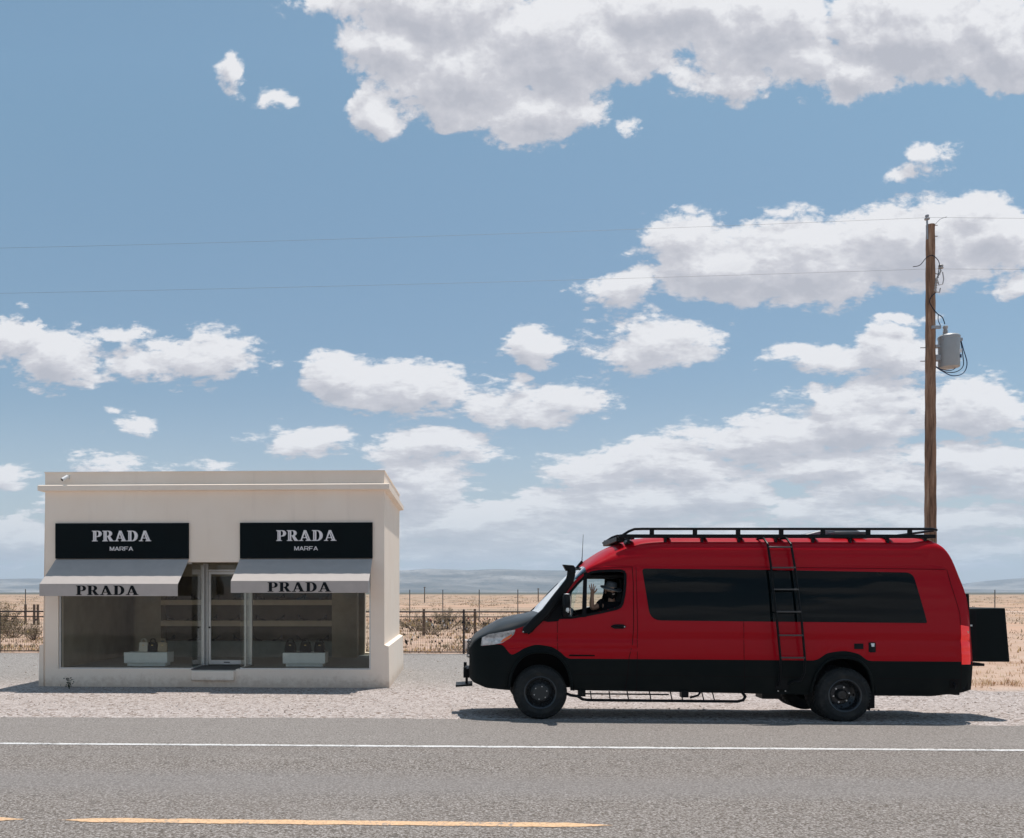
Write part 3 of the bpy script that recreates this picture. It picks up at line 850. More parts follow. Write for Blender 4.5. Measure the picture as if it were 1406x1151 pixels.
# ---- signs with lettering
def arc(cx, cy, rx, ry, a0, a1, n=10):
    return [(cx + rx * math.cos(R(a0 + (a1 - a0) * i / n)), cy + ry * math.sin(R(a0 + (a1 - a0) * i / n))) for i in range(n + 1)]
SER = {
 'P': (.86, [[(0,0),(.50,0),(.50,.055),(.38,.085),(.38,.42),(.52,.42)] + arc(.55,.71,.31,.29,-90,90) + [(0,1),(0,.945),(.11,.915),(.11,.085),(0,.055)],
             [(.38,.49),(.47,.49)] + arc(.47,.715,.13,.225,-90,90,8)[1:] + [(.38,.94)]]),
 'R': (1.0, [[(0,0),(.48,0),(.48,.055),(.38,.085),(.38,.44),(.44,.44),(.66,0),(1.02,0),(1.02,.055),(.93,.08),(.69,.455)] + arc(.55,.73,.31,.27,-55,90) + [(0,1),(0,.945),(.11,.915),(.11,.085),(0,.055)],
             [(.38,.51),(.47,.51)] + arc(.47,.725,.13,.215,-90,90,8)[1:] + [(.38,.94)]]),
 'A': (1.06, [[(0,0),(.36,0),(.36,.055),(.25,.085),(.315,.265),(.615,.265),(.68,.085),(.58,.055),(.58,0),(1.08,0),(1.08,.055),(.98,.085),(.62,1),(.42,1),(.14,.085),(0,.055)],
             [(.345,.335),(.59,.335),(.47,.70)]]),
 'D': (.98, [[(0,0),(.48,0)] + arc(.48,.5,.46,.5,-90,90,16) + [(0,1),(0,.945),(.11,.915),(.11,.085),(0,.055)],
             [(.38,.07),(.44,.07)] + arc(.44,.5,.22,.43,-90,90,12)[1:] + [(.38,.93)]]),
}
INL = {'P': [(.20,.12),(.245,.12),(.245,.88),(.20,.88)], 'R': [(.20,.12),(.245,.12),(.245,.88),(.20,.88)], 'D': [(.20,.12),(.245,.12),(.245,.88),(.20,.88)],
       'A': [(.77,.16),(.82,.16),(.585,.80),(.555,.74)]}
SAN = {
 'M': (1.15, [[(0,0),(.15,0),(.15,.70),(.50,0),(.62,0),(.97,.70),(.97,0),(1.12,0),(1.12,1),(.93,1),(.56,.27),(.19,1),(0,1)]]),
 'A': (1.15, [[(0,0),(.17,0),(.29,.22),(.83,.22),(.95,0),(1.12,0),(.64,1),(.48,1)], [(.36,.36),(.76,.36),(.56,.76)]]),
 'R': (1.10, [[(0,0),(.15,0),(.15,.34),(.60,.34),(.86,0),(1.05,0),(.78,.37)] + arc(.72,.68,.32,.32,-70,90,8) + [(0,1)], [(.15,.48),(.70,.48)] + arc(.70,.67,.18,.19,-90,90,6)[1:] + [(.15,.86)]]),
 'F': (1.0, [[(0,0),(.15,0),(.15,.38),(.80,.38),(.80,.53),(.15,.53),(.15,.85),(.95,.85),(.95,1),(0,1)]]),
}
def lettering(name, text, font, cx, z0, size, y, depth, mat, parent, inline=False, wsc=1.0, gap=.1, tilt=0, org=OB):
    cu = bpy.data.curves.new(name, 'CURVE'); cu.dimensions = '2D'; cu.fill_mode = 'BOTH'; cu.extrude = depth / 2
    adv = [(font[c][0] + gap) * size * wsc for c in text]; tot = sum(adv) - gap * size * wsc
    x = -tot / 2
    for c, a in zip(text, adv):
        cs = list(font[c][1])
        if inline: cs.append(INL[c])
        for pts in cs:
            sp = cu.splines.new('POLY'); sp.points.add(len(pts) - 1)
            for k, (a_, b_) in enumerate(pts): sp.points[k].co = (x + a_ * size * wsc, b_ * size, 0, 1)
            sp.use_cyclic_u = True
        x += a
    ob = bpy.data.objects.new('tmp', cu); COL.objects.link(ob)
    dg = bpy.context.evaluated_depsgraph_get(); me = bpy.data.meshes.new_from_object(ob.evaluated_get(dg))
    bpy.data.objects.remove(ob)
    me.transform(Matrix.Translation((cx - org[0], y - org[1], z0 - org[2])) @ Matrix.Rotation(R(90) + tilt, 4, 'X'))
    me.materials.clear(); me.materials.append(mat)
    o = bpy.data.objects.new(name, me); COL.objects.link(o); o.parent = parent; return o
def Xp(px, y=BYF):
    u = (px - PX0) / FPX; d = y / (u * math.sin(YAW) + math.cos(YAW)); return (u * math.cos(YAW) - math.sin(YAW)) * d
for (sx0, sx1, tcx, ax0, ax1, acx, zlip, vh, lab) in (
        (77, 259.7, 167, 54.5, 244.2, 147.5, 2.015, .262, 'left'), (330, 511.7, 420.5, 317, 506.5, 411.0, 2.075, .252, 'right')):
    x0, x1 = Xp(sx0), Xp(sx1)
    mb = MB(); mb.box(x0, x1, BYF - .045, BYF - .002, 2.575, 3.355)
    sg = bp(mb, 'sign_panel', M_black, bevel=.004)
    c = Xp(tcx, BYF - .05)
    lettering('sign_lettering', 'PRADA', SER, c, 2.955, .232, BYF - .058, .024, M_letter, sg, inline=True, wsc=1.08, gap=.07)
    lettering('sign_lettering', 'MARFA', SAN, c, 2.748, .088, BYF - .056, .020, M_letter, sg, wsc=1.0, gap=.09)
    # awning
    yl = BYF - .76; xa, xb = Xp(ax0, yl), Xp(ax1, yl); zw = 2.572
    mb = MB(); t = .014
    n = 14
    vs = []; 
    for i in range(n + 1):
        q = i / n
        for k in range(25):
            xx = xa + (xb - xa) * k / 24
            sag = -.010 * math.sin(math.pi * q) - .004 * math.sin(k * 2.1) * math.sin(math.pi * q)
            vs.append((xx, BYF - .004 + (yl - BYF + .004) * q, zw + (zlip - zw) * q + sag))
    m_ = len(vs); vs += [(p[0], p[1], p[2] - t) for p in vs]
    fs = []
    for i in range(n):
        for k in range(24):
            a_ = i * 25 + k; fs.append((a_, a_ + 1, a_ + 26, a_ + 25)); fs.append((m_ + a_ + 1, m_ + a_, m_ + a_ + 25, m_ + a_ + 26))
    for i in range(n):
        for k in (0, 24): a_ = i * 25 + k; fs.append((a_, a_ + 25, m_ + a_ + 25, m_ + a_))
    for k in range(24):
        for i in (0, n): a_ = i * 25 + k; fs.append((a_, a_ + 1, m_ + a_ + 1, m_ + a_))
    mb.add(vs, fs); aw = bp(mb, 'awning', M_awn, smooth=True)
    mb = MB(); mb.box(xa, xb, yl - .016, yl - .002, zlip - vh, zlip - .002); mb.build('valance', M_awn, aw, org=OB, bevel=.003)
    lettering('awning_lettering', 'PRADA', SER, Xp(acx, yl), zlip - vh + .022, .200, yl - .0175, .006, M_letterb, aw, wsc=1.27, gap=.08)
    mb = MB()
    for xx in (xa + .03, xb - .03): mb.tube([(xx, BYF - .002, zw - .05), (xx, yl + .02, zlip - .045)], .009, 6)
    mb.tube([(xa + .01, yl + .012, zlip - .03), (xb - .01, yl + .012, zlip - .03)], .014, 8)
    mb.build('awning_arms', M_alu, aw, org=OB, smooth=True)
# ---- security camera
x, y = Xp(87, BYF - .15), BYF
zc = Zat(656, 19.2)
t = empty('security_camera', (x, y, zc)); tag(t, 'small white security camera on the parapet above the left sign', 'camera')
mb = MB(); mb.box(.07, .11, -.010, -.0, -.03, .09); mb.tube([(.09, -.012, .05), (.09, -.10, .085), (.045, -.12, .06)], .012, 8); mb.build('bracket', M_alu, t, bevel=.003); t.scale = (.75,) * 3
M_wp = simple('white_plastic', (.78, .78, .77), .35)
mb = MB(); d = Vector((-.42, -.62, -.5)).normalized(); p0 = Vector((.07, -.08, .045)); p1 = p0 + d * .21
mb.cyl(p0, p1, .052, .052, 20); mb.cyl(p0 - d * .01, p0, .03, .05, 20); mb.build('housing', M_wp, t, smooth=True, bevel=.005)
mb = MB(); mb.cyl(p1 + d * .001, p1 + d * .012, .046, .043, 20); mb.build('lens', simple('lens_black', (.01, .01, .012), .1, coat=1), t, smooth=True)

# ---- display plinths, bags and shoes
M_bagk = simple('leather_black', (.010, .010, .012), .38, nscale=20, namp=.2); M_bagl = simple('leather_cream', (.56, .52, .44), .5, nscale=20, namp=.08); M_bagt = simple('leather_tan', (.34, .27, .18), .5, nscale=20)
M_gold = simple('gilt_metal', (.6, .45, .2), .3, 1)
def plinth(pxa, pxb, lab):
    yb = 19.75; x0, x1 = Xp(pxa, yb), Xp(pxb, yb); zt = .455
    t = empty('display_plinth', ((x0 + x1) / 2, yb + .22, .14)); w = (x1 - x0) / 2
    tag(t, lab, 'display plinth', 'display plinths in the shop windows')
    mb = MB(); mb.box(-w, w, -.22, .24, .07, zt - .14); mb.build('top_block', M_plinth, t, bevel=.006)
    mb = MB(); mb.box(-w + .06, w - .06, -.17, .19, .0, .069); mb.build('foot', M_plinth, t, bevel=.004)
    return zt, yb
def handbag(x, y, z, w, h, d, mat, lab, style):
    t = empty('handbag', (x, y, z), random.uniform(-.12, .12)); tag(t, lab, 'handbag', 'handbags on the display plinths')
    mb = MB(); tp = .82 if style != 1 else .94
    vs = []
    for k in range(7):
        q = k / 6; s_ = 1 - (1 - tp) * q; bul = 1 + .10 * math.sin(math.pi * q) ; dd = d * (1 - .55 * q)
        vs += [(sx_ * w / 2 * s_ * (bul if style != 1 else 1), sy_ * dd / 2, q * h) for sx_, sy_ in ((-1, -1), (1, -1), (1, 1), (-1, 1))]
    fs = [(k * 4 + i, k * 4 + (i + 1) % 4, k * 4 + 4 + (i + 1) % 4, k * 4 + 4 + i) for k in range(6) for i in range(4)] + [(0, 1, 2, 3), (24, 25, 26, 27)]
    mb.add(vs, fs); mb.build('bag_body', mat, t, bevel=.012, seg=3)
    mb = MB()
    for yy in (-.02, .02):
        mb.tube([(-w * .26, yy, h * .92), (-w * .25, yy * 1.2, h * 1.18), (-w * .12, yy * 1.4, h * 1.34), (w * .12, yy * 1.4, h * 1.34), (w * .25, yy * 1.2, h * 1.18), (w * .26, yy, h * .92)], .007, 6)
    mb.build('handle', mat, t, smooth=True)
    mb = MB(); mb.box(-.022, .022, -d * .30 - .012, -d * .30 - .002, h * .66, h * .74); mb.build('clasp', M_gold, t, bevel=.003)
zt, yb = plinth(170, 229.5, 'pale green display plinth in the left shop window carrying three bags')
for px, w, mat, lab, stl in ((197.5, .215, M_bagl, 'cream handbag on the plinth in the left shop window', 1), (210, .23, M_bagk, 'dark handbag between the cream and tan bags in the left shop window', 0), (223.5, .22, M_bagt, 'tan boxy handbag on the plinth in the left shop window', 1)):
    handbag(Xp(px, yb + .2), yb + .2, zt, w, .225, .12, mat, lab, stl)
zt, yb = plinth(388, 446.5, 'pale green display plinth in the right shop window carrying black bags')
for px, lab, w in ((399, 'leftmost black handbag on the plinth in the right shop window', .25), (419.5, 'middle black handbag on the plinth in the right shop window', .26), (439, 'rightmost black handbag on the plinth in the right shop window', .24)):
    handbag(Xp(px, yb + .2), yb + .2, zt, w, .235, .13, M_bagk, lab, 0)
mb = MB()   # pump: vamp, sole and stiletto in one small mesh, toe towards -x
prof = [(-.12, .0, .034, .012), (-.10, .0, .040, .035), (-.06, .003, .042, .048), (-.02, .018, .036, .040), (.03, .050, .028, .075), (.08, .085, .027, .13), (.105, .095, .020, .14)]
vs = []
for x, zb_, w, zt_ in prof:
    vs += [(x, -w, zb_), (x, -w * .8, zt_), (x, w * .8, zt_), (x, w, zb_)]
mb.add(vs, [(k * 4 + i, k * 4 + (i + 1) % 4, k * 4 + 4 + (i + 1) % 4, k * 4 + 4 + i) for k in range(6) for i in range(4)] + [(0, 1, 2, 3), (24, 25, 26, 27)])
mb.cyl((.088, 0, .0), (.092, 0, .092), .006, .017, 8)
pump0 = mb.build('pump_shoe', [M_bagk], smooth=True); used = False
r = random.Random(5); k = 0
SH = [(1.635, 'top'), (1.095, 'middle'), (.562, 'bottom')]
for z, rown in SH:
    xs_ = np.linspace(NX0 + .25, NX1 - .25, 8)
    for j, x in enumerate(xs_):
        o = pump0 if not used else pump0.copy()
        if used: COL.objects.link(o)
        used = True
        o.location = (x + r.uniform(-.06, .06), YS + .13, z); o.rotation_euler = (0, 0, r.choice((0, .25, -.2, math.pi - .2, math.pi)) + r.uniform(-.1, .1))
        o.scale = (1.15, 1.15, 1.15)
        tag(o, 'black high heeled shoe displayed on the %s shelf inside the shop' % rown, 'shoe', 'shoes on the %s shelf of the shop' % rown)

# ================================================================== WIRE FENCE WITH PADLOCKS
M_pipe = simple('fence_pipe', (.055, .042, .038), .6, .3, nscale=6, namp=.3); M_wire = simple('fence_wire', (.22, .15, .115), .6, .3)
FY = 29.55; FX0, FX1 = -19.86, 8.14
t = empty('wire_fence', (FX0, FY, -.27)); tag(t, 'black pipe rail fence with wire mesh behind the gravel lot', 'fence')
L = FX1 - FX0
mb = MB(); mb.tube([(0, 0, 1.44), (L, 0, 1.44)], .026, 8); mb.build('rail', M_pipe, t, smooth=True)
mb = MB(); mb.tube([(0, 0, 1.27), (L, 0, 1.27)], .016, 8); mb.build('rail', M_pipe, t, smooth=True)
mb = MB(); mb.tube([(0, 0, .08), (L, 0, .08)], .020, 8); mb.build('rail', M_pipe, t, smooth=True)
mb = MB()
x = .02
while x < L: mb.tube([(x, -.03, .08), (x, -.03, 1.27)], .0042, 3, caps=False); x += .075
for q in np.arange(.16, 1.27, .125): mb.tube([(0, -.037, q), (L, -.037, q)], .0032, 3, caps=False)
mb.build('wire_mesh', M_wire, t, recalc=False)
for k in range(8):
    mb = MB(); mb.tube([(k * 4, 0, -.05), (k * 4, 0, 1.50)], .038, 10); mb.cyl((k * 4, 0, 1.50), (k * 4, 0, 1.53), .042, .02, 10); mb.build('post', M_pipe, t, smooth=True)
LM = [('brass', simple('lock_brass', (.62, .44, .20), .35, .8)), ('silver', simple('lock_silver', (.8, .8, .8), .3, .8)), ('black', simple('lock_black', (.03, .03, .035), .5)),
      ('red', simple('lock_red', (.35, .04, .03), .45)), ('white', simple('lock_white', (.8, .78, .75), .5)), ('dark bronze', simple('lock_bronze', (.13, .09, .06), .5, .5))]
protos = []
for nm, mt in LM:
    mb = MB(); mb.box(-.024, .024, -.011, .011, -.075, -.026); mb.tube([(-.015, 0, -.028), (-.015, 0, -.008), (-.007, 0, .002), (.007, 0, .002), (.015, 0, -.008), (.015, 0, -.028)], .004, 5)
    protos.append([mb.build('padlock', mt), False])
r = random.Random(9)
for k in range(230):
    x = r.uniform(-2.55, 2.6) if r.random() < .93 else r.uniform(-16, -14.2)
    z = -.27 + (1.26 - abs(r.gauss(0, .26)) if r.random() < .72 else r.uniform(.35, 1.2))
    if z < 0: continue
    i = r.choice((0, 0, 2, 2, 2, 2, 5, 5, 5, 5, 5, 5, 0, 2, 3 if r.random() < .3 else 1, 4 if r.random() < .5 else 2)); pr = protos[i]
    o = pr[0] if not pr[1] else pr[0].copy()
    if pr[1]: COL.objects.link(o)
    pr[1] = True
    s_ = r.uniform(.7, 1.15); o.scale = (s_,) * 3
    o.location = (x, FY - .05, z); o.rotation_euler = (0, r.uniform(-.25, .25), r.uniform(-.4, .4))
    tag(o, 'small %s padlock hooked on the wire mesh fence' % LM[i][0], 'padlock', '%s padlocks on the fence' % LM[i][0])
# white block standing beyond the post
x, y = P2W(644, 31.2)
mb = MB(); mb.box(x - .17, x + .17, y - .12, y + .12, -.3, .08); mb.box(x - .19, x + .19, y - .14, y + .14, .081, .13)
o = mb.build('utility_box', simple('white_box_paint', (.80, .78, .75), .6, nscale=6, namp=.06), org=(x, y, -.27), bevel=.01); tag(o, 'low white box standing behind the fence post by the van nose', 'box')
x, y = P2W(814.5, 31.6)
mb = MB(); mb.box(x - .27, x + .27, y - .15, y + .15, -.3, 1.27); mb.box(x - .29, x + .29, y - .17, y + .17, 1.271, 1.31); mb.box(x - .005, x + .005, y - .156, y - .15, -.1, 1.2)
o = mb.build('utility_cabinet', simple('cabinet_paint', (.82, .79, .74), .6, nscale=6, namp=.06), org=(x, y, -.27)); tag(o, 'pale utility cabinet behind the fence, seen through the cab windows of the van', 'cabinet')
# dark garment tied low on the mesh
x = P2W(557, 29.4)[0]
mb = MB(); mb.add([(x - .05, FY - .06, .25), (x + .03, FY - .07, .21), (x + .07, FY - .06, .06), (x + .03, FY - .05, .05), (x - .02, FY - .075, .12)], [(0, 1, 2, 3, 4)])
o = mb.build('cloth_rag', simple('dark_cloth', (.02, .02, .02), .9), org=(x, FY, .05)); o.modifiers.new('s', 'SOLIDIFY').thickness = .012; tag(o, 'dark rag tied low on the wire mesh next to the building', 'rag')
# ---- ranch fence further out
M_tpost = simple('steel_post', (.085, .09, .09), .6, .4, nscale=10)
first = None
YR = 60.0
pxs = [-60, -12, 35, 83] + [q for q in (562.6, 608, 658, 711, 761, 812)] + [1270, 1318, 1366, 1415]
names = {562.6: 'by the building corner', 608: 'above the scrub midway to the van', 658: 'above the fence near the van nose', 711: 'above the hood of the van', 1366: 'above the black cargo box'}
for px in pxs:
    u = (px - PX0) / FPX; d = YR / (u * math.sin(YAW) + math.cos(YAW)); x = (u * math.cos(YAW) - math.sin(YAW)) * d
    if first is None:
        mb = MB(); mb.box(-.03, .03, -.006, .006, 0, 2.25); mb.box(-.006, .006, .006, .04, 0, 2.25); first = mb.build('fence_post', M_tpost); o = first; first.name = 'fence_post'
    else: o = first.copy(); COL.objects.link(o)
    o.location = (x, YR, gz(x, YR) - .02)
    lab = names.get(px)
    if lab: tag(o, 'thin dark steel post on the plain, ' + lab, 'fence post', 'steel posts of the ranch fence')
    else: tag(o, 'thin dark steel post of the ranch fence, hidden or at the picture edge', 'fence post', 'steel posts of the ranch fence')
mb = MB()
for z in (.35, .7, 1.05, 1.4): mb.tube([(-42, YR, z - .25), (0, YR, z - .27), (46, YR, z - .25)], .006, 3)
o = mb.build('fence_wires', M_tpost, recalc=False); tag(o, 'thin wires strung along the steel ranch fence posts', 'fence wire')
mb = MB(); mb.box(-.06, .06, -.06, .06, 0, 1.3); wp = mb.build('wooden_post', simple('old_wood', (.12, .085, .06), .9), bevel=.01)
for k, (px, D, h) in enumerate(((582, 42, .0), (652, 42, 0), (35, 55, 0), (47, 55, 0), (52, 55, 0))):
    o = wp if k == 0 else wp.copy()
    if k: COL.objects.link(o)
    x, y = P2W(px, D); o.location = (x, y, gz(x, y) - .02); o.scale = (1, 1, 1.0)
    tag(o, ['short wooden post in the sand just right of the building', 'short wooden post in the sand near the van nose', 'short wooden post left of the building, leftmost of three', 'short wooden post left of the building, middle of three', 'short wooden post closest to the left wall of the building'][k], 'wooden post', 'short wooden posts on the plain')
for px, D, top, lab in ((583, 170, 806, 'distant thin pole on the plain between building and van'), (739, 170, 808, 'distant thin pole on the plain above the van hood')):
    x, y = P2W(px, D); zt = Zat(top, D); z0 = gz(x, y)
    mb = MB(); mb.cyl((x, y, z0 - .1), (x, y, zt), .10, .09, 8); mb.cyl((x - .25, y, zt - .12), (x + .25, y, zt - .12), .05, n=6)
    o = mb.build('distant_pole', M_stem, org=(x, y, z0)); tag(o, lab, 'pole')

# ================================================================== UTILITY POLE
m = NT('pole_wood'); v = m.coord('Object', (9, 9, .55)); f = m.noise(v, 1.6, 8, .7, .4); g = m.noise(m.coord('Object', (1, 1, .5)), 1.2, 4)
c = m.ramp(f, [(.33, (.03, .018, .012)), (.44, (.19, .10, .058)), (.56, (.36, .205, .125)), (.70, (.50, .36, .26))])
m.set(Base_Color=m.mix(m.mr(g, .4, .7, 0, .4), c, (.10, .058, .036)), Roughness=.85); m.bump(f, .8, .012)
M_pole = m.m
M_cer = simple('insulator_grey', (.42, .41, .40), .4); M_met = simple('galvanised', (.36, .36, .37), .5, .6, nscale=20); M_tank = simple('tank_grey', (.34, .36, .37), .45, .1, nscale=3, namp=.06)
M_cab = simple('cable_black', (.012, .016, .03), .5); M_cabb = simple('cable_blue', (.02, .05, .12), .5); M_wr = simple('line_wire', (.16, .18, .20), .6)
DP = 21.0; x0, y0 = P2W(1277.5, DP); S = DP / FPX
zg = gz(x0, y0)
U = empty('utility_pole', (x0, y0, zg)); tag(U, 'tall brown wooden utility pole rising behind the van', 'utility pole')
def H(py): return Zat(py, DP) - zg
def XX(px): return (px - 1277.5) * S
ptop = H(309)
prof = []
for k in range(60):
    q = k / 59; prof.append((.150 - .052 * q + .004 * math.sin(k * 1.7), -.3 + (ptop + .3) * q))
mb = MB(); mb.lathe(prof, n=20); pm = mb.build('pole', M_pole, U, smooth=True, angle=60)
mb = MB(); mb.tube([(XX(1272), -.05, H(330)), (XX(1271.5), -.05, H(303))], .022, 8); mb.lathe([(.02, 0), (.055, .01), (.062, .035), (.05, .06), (.03, .075), (.045, .09), (.04, .12)], (XX(1271.5), -.05, H(303) - .01), n=14)
mb.build('pin_insulator', M_met, U, smooth=True)
mb = MB(); mb.lathe([(.02, 0), (.06, .01), (.06, .03), (.04, .05), (.055, .06), (.055, .08), (.03, .10)], (XX(1290.5), -.03, H(370)), n=14); mb.tube([(XX(1290.5), -.03, H(370)), (XX(1289), -.03, H(378)), (XX(1283), -.02, H(376))], .014, 6)
mb.build('pin_insulator', M_cer, U, smooth=True)
mb = MB(); mb.cyl((XX(1283.5), -.06, H(384)), (XX(1281), -.06, H(402)), .035, .035, 10); mb.tube([(XX(1284), -.06, H(384)), (XX(1290), -.06, H(373))], .018, 6); mb.tube([(XX(1292), -.06, H(375)), (XX(1293.5), -.06, H(385)), (XX(1292), -.06, H(392)), (XX(1287), -.06, H(393)), (XX(1286), -.06, H(388))], .012, 6); mb.tube([(XX(1283), -.06, H(402)), (XX(1288), -.06, H(403)), (XX(1289), -.06, H(397))], .014, 6)
for k in range(5): mb.cyl((XX(1283.2 - k * .5), -.06, H(386 + k * 3.4)), (XX(1283.0 - k * .5), -.06, H(386.8 + k * 3.4)), .05, n=10)
mb.build('fuse_cutout', M_cer, U, smooth=True)
for py in (477.5, 496): mb = MB(); mb.cyl((XX(1264), 0, H(py)), (XX(1290), 0, H(py)), .012, n=6); mb.build('through_bolt', M_met, U)
for py in (312, 327): mb = MB(); mb.cyl((XX(1281), -.1, H(py)), (XX(1284), -.1, H(py)), .012, n=6); mb.build('bolt', M_met, U)
for bx_ in ((1283, 1290, -.05, .05, 478, 474), (1283, 1290, -.06, .06, 496, 488), (1275, 1287, -.17, -.11, 454, 450)):
    mb = MB(); mb.box(XX(bx_[0]), XX(bx_[1]), bx_[2], bx_[3], H(bx_[4]), H(bx_[5])); mb.build('bracket', M_met, U, bevel=.004)
rt = 13.3 * S
mb = MB(); mb.lathe([(rt * .96, H(505)), (rt, H(504)), (rt, H(466)), (rt * 1.04, H(465.5)), (rt * 1.04, H(463)), (rt * .9, H(461)), (rt * .35, H(459.5)), (0, H(459.3))], (XX(1302.5), 0, 0), n=28)
tk = mb.build('transformer', M_tank, U, smooth=True)
mb = MB(); mb.lathe([(.035, 0), (.04, .02), (.065, .03), (.04, .05), (.065, .07), (.04, .09), (.06, .11), (.035, .13), (.05, .16), (.06, .2), (.05, .22), (0, .23)], (XX(1297), -.02, H(461)), n=12); mb.build('bushing', M_cer, tk, smooth=True)
mb = MB(); mb.box(XX(1310), XX(1314), -rt * .78, -rt * .70, H(487), H(482)); mb.build('tank_label', M_wp, tk)
mb = MB(); mb.box(XX(1311), XX(1314), -rt * .74, -rt * .66, H(494), H(489.5)); mb.build('tank_label', M_cabb, tk)
mb = MB(); mb.box(XX(1314), XX(1319.5), -.05, .05, H(469), H(465)); mb.cyl((XX(1291), -.1, H(463)), (XX(1291), -.12, H(469)), .02, n=6); mb.build('lug', M_met, tk, bevel=.004)
def cable(pts, r, mat, nm='drop_cable'):
    c = [Vector((XX(a), b, H(c_))) for a, b, c_ in pts]; out = []
    for i in range(len(c) - 1):
        p0, p1, p2, p3 = c[max(i - 1, 0)], c[i], c[i + 1], c[min(i + 2, len(c) - 1)]
        for q in range(6):
            t_ = q / 6; out.append(.5 * ((2 * p1) + (-p0 + p2) * t_ + (2 * p0 - 5 * p1 + 4 * p2 - p3) * t_ ** 2 + (-p0 + 3 * p1 - 3 * p2 + p3) * t_ ** 3))
    out.append(c[-1]); mb = MB(); mb.tube(out, r, 6); mb.build(nm, mat, U, smooth=True)
cable([(1254, -.0, 366), (1262, -.05, 365), (1268, -.13, 357), (1276, -.13, 353.5), (1284, -.12, 360), (1288, -.08, 368)], .009, M_cab)
cable([(1286, -.1, 372), (1284, -.12, 380), (1285, -.1, 384)], .009, M_cab)
cable([(1282, -.1, 404), (1274, -.17, 410), (1271.5, -.17, 418), (1276, -.17, 427), (1284, -.1, 433), (1292, -.05, 437), (1296, -.03, 446)], .011, M_cab)
cable([(1285, -.1, 434), (1285, -.1, 442), (1288, -.1, 450), (1284, -.12, 453)], .009, M_cabb)
cable([(1318, 0, 466), (1321, -.02, 480), (1325, -.05, 500), (1319, -.08, 514), (1305, -.08, 517.5), (1292, -.06, 511), (1283, -.03, 504)], .011, M_cabb)
cable([(1318, 0, 467), (1322, .03, 488), (1322, .02, 503), (1312, 0, 511), (1298, 0, 511), (1284, 0, 504)], .010, M_cab)
cable([(1316, 0, 468), (1316, .05, 490), (1316, .05, 500), (1308, .05, 508), (1294, .04, 507), (1284, 0, 503)], .010, M_cabb)
cable([(1282, -.05, 310), (1290, -.03, 302), (1298, -.05, 299.5)], .006, M_wr)
def line(px_y, lab, zz, sl, sr, yo):
    mb = MB(); pts = []
    for k in range(61):
        q = -1 + k / 30.0
        x = q * 62
        z = zz + (sl * (1 - (abs(q) * 2 - 1) ** 2) * -1 if q < 0 else sr * (1 - (abs(q) * 2 - 1) ** 2) * -1)
        pts.append((x, 0, z))
    mb.tube(pts, .0030, 4); o = mb.build('power_line', M_wr, org=(0, 0, 0), recalc=False)
    o.location = (x0, y0 + yo, 0); tag(o, lab, 'power line', 'power lines')
line(0, 'upper thin power line crossing the sky from the tip of the pole', Zat(300, DP), .42, .42, -.05)
line(0, 'lower thin power line crossing the sky below the pole top', Zat(370, DP), .31, .31, -.03)
# ================================================================== VAN
def pchip(xs, ys):
    xs = list(xs); ys = list(ys); n = len(xs)
    h = [xs[i + 1] - xs[i] for i in range(n - 1)]; d = [(ys[i + 1] - ys[i]) / h[i] for i in range(n - 1)]
    m = [d[0]] + [0 if d[i - 1] * d[i] <= 0 else 3 * (h[i - 1] + h[i]) / ((2 * h[i] + h[i - 1]) / d[i - 1] + (h[i] + 2 * h[i - 1]) / d[i]) for i in range(1, n - 1)] + [d[-1]]
    def f(x):
        if x <= xs[0]: return ys[0]
        if x >= xs[-1]: return ys[-1]
        lo, hi = 0, n - 1
        while hi - lo > 1:
            k = (lo + hi) // 2
            if xs[k] <= x: lo = k
            else: hi = k
        t = (x - xs[lo]) / h[lo]
        return (ys[lo] * (1 + 2 * t) * (1 - t) ** 2 + h[lo] * m[lo] * t * (1 - t) ** 2 + ys[hi] * t * t * (3 - 2 * t) + h[lo] * m[hi] * t * t * (t - 1))
    return f
m = NT('red_car_paint'); v = m.coord('Object')
f = m.noise(v, 1.1, 3, .5); fl = m.noise(v, 700, 1, .5)
m.set(Base_Color=m.mix(m.mr(fl, .3, .7, 0, .25), (.40, .002, .010), (.30, .001, .006)), Roughness=m.mr(f, .3, .7, .34, .42), Metallic=.0)
m.b.inputs['Specular IOR Level'].default_value = .06
m.b.inputs['Coat Weight'].default_value = .20; m.b.inputs['Coat Roughness'].default_value = .03
m.bump(m.noise(m.coord('Object', (.35, .5, 2.6)), 1.8, 3, .5), .28, .03)
M_red = m.m
m = NT('textured_black_coating'); v = m.coord('Object')
dst = m.noise(v, 1.5, 6, .65); lo = m.sep(m.coord('Object'))[2]
c = m.mix(m.mr(m.math('ADD', dst, m.math('MULTIPLY', lo, -.35)), .15, .55, 0, .20), (.0035, .007, .0075), (.030, .028, .024))
m.b.inputs['Specular IOR Level'].default_value = .10
m.set(Base_Color=c, Roughness=.50); m.bump(m.noise(v, 240, 3, .6), .25, .002)
M_clad = m.m
M_hood = simple('matte_black_vinyl', (.020, .023, .024), .42, nscale=2, namp=.1, spec=.4)
M_blk = simple('satin_black', (.008, .009, .010), .42, nscale=30, namp=.2)
M_seal = simple('rubber_black', (.005, .005, .006), .55)
m = NT('privacy_glass'); m.set(Base_Color=(.0012, .0035, .004), Roughness=.02); m.b.inputs['Specular IOR Level'].default_value = .16
m.bump(m.noise(m.coord('Object', (.30, .5, 1.3)), 1.1, 1, .4), .22, .04); M_priv = m.m
M_lin = simple('cab_lining', (.022, .022, .024), .8); M_seat = simple('seat_fabric', (.018, .019, .022), .85, nscale=40)
M_cabg = glass_mat('cab_glass', (.90, .95, .94), boost=1.0)
M_ws = glass_mat('windscreen_glass', (.55, .62, .62), boost=1.6)
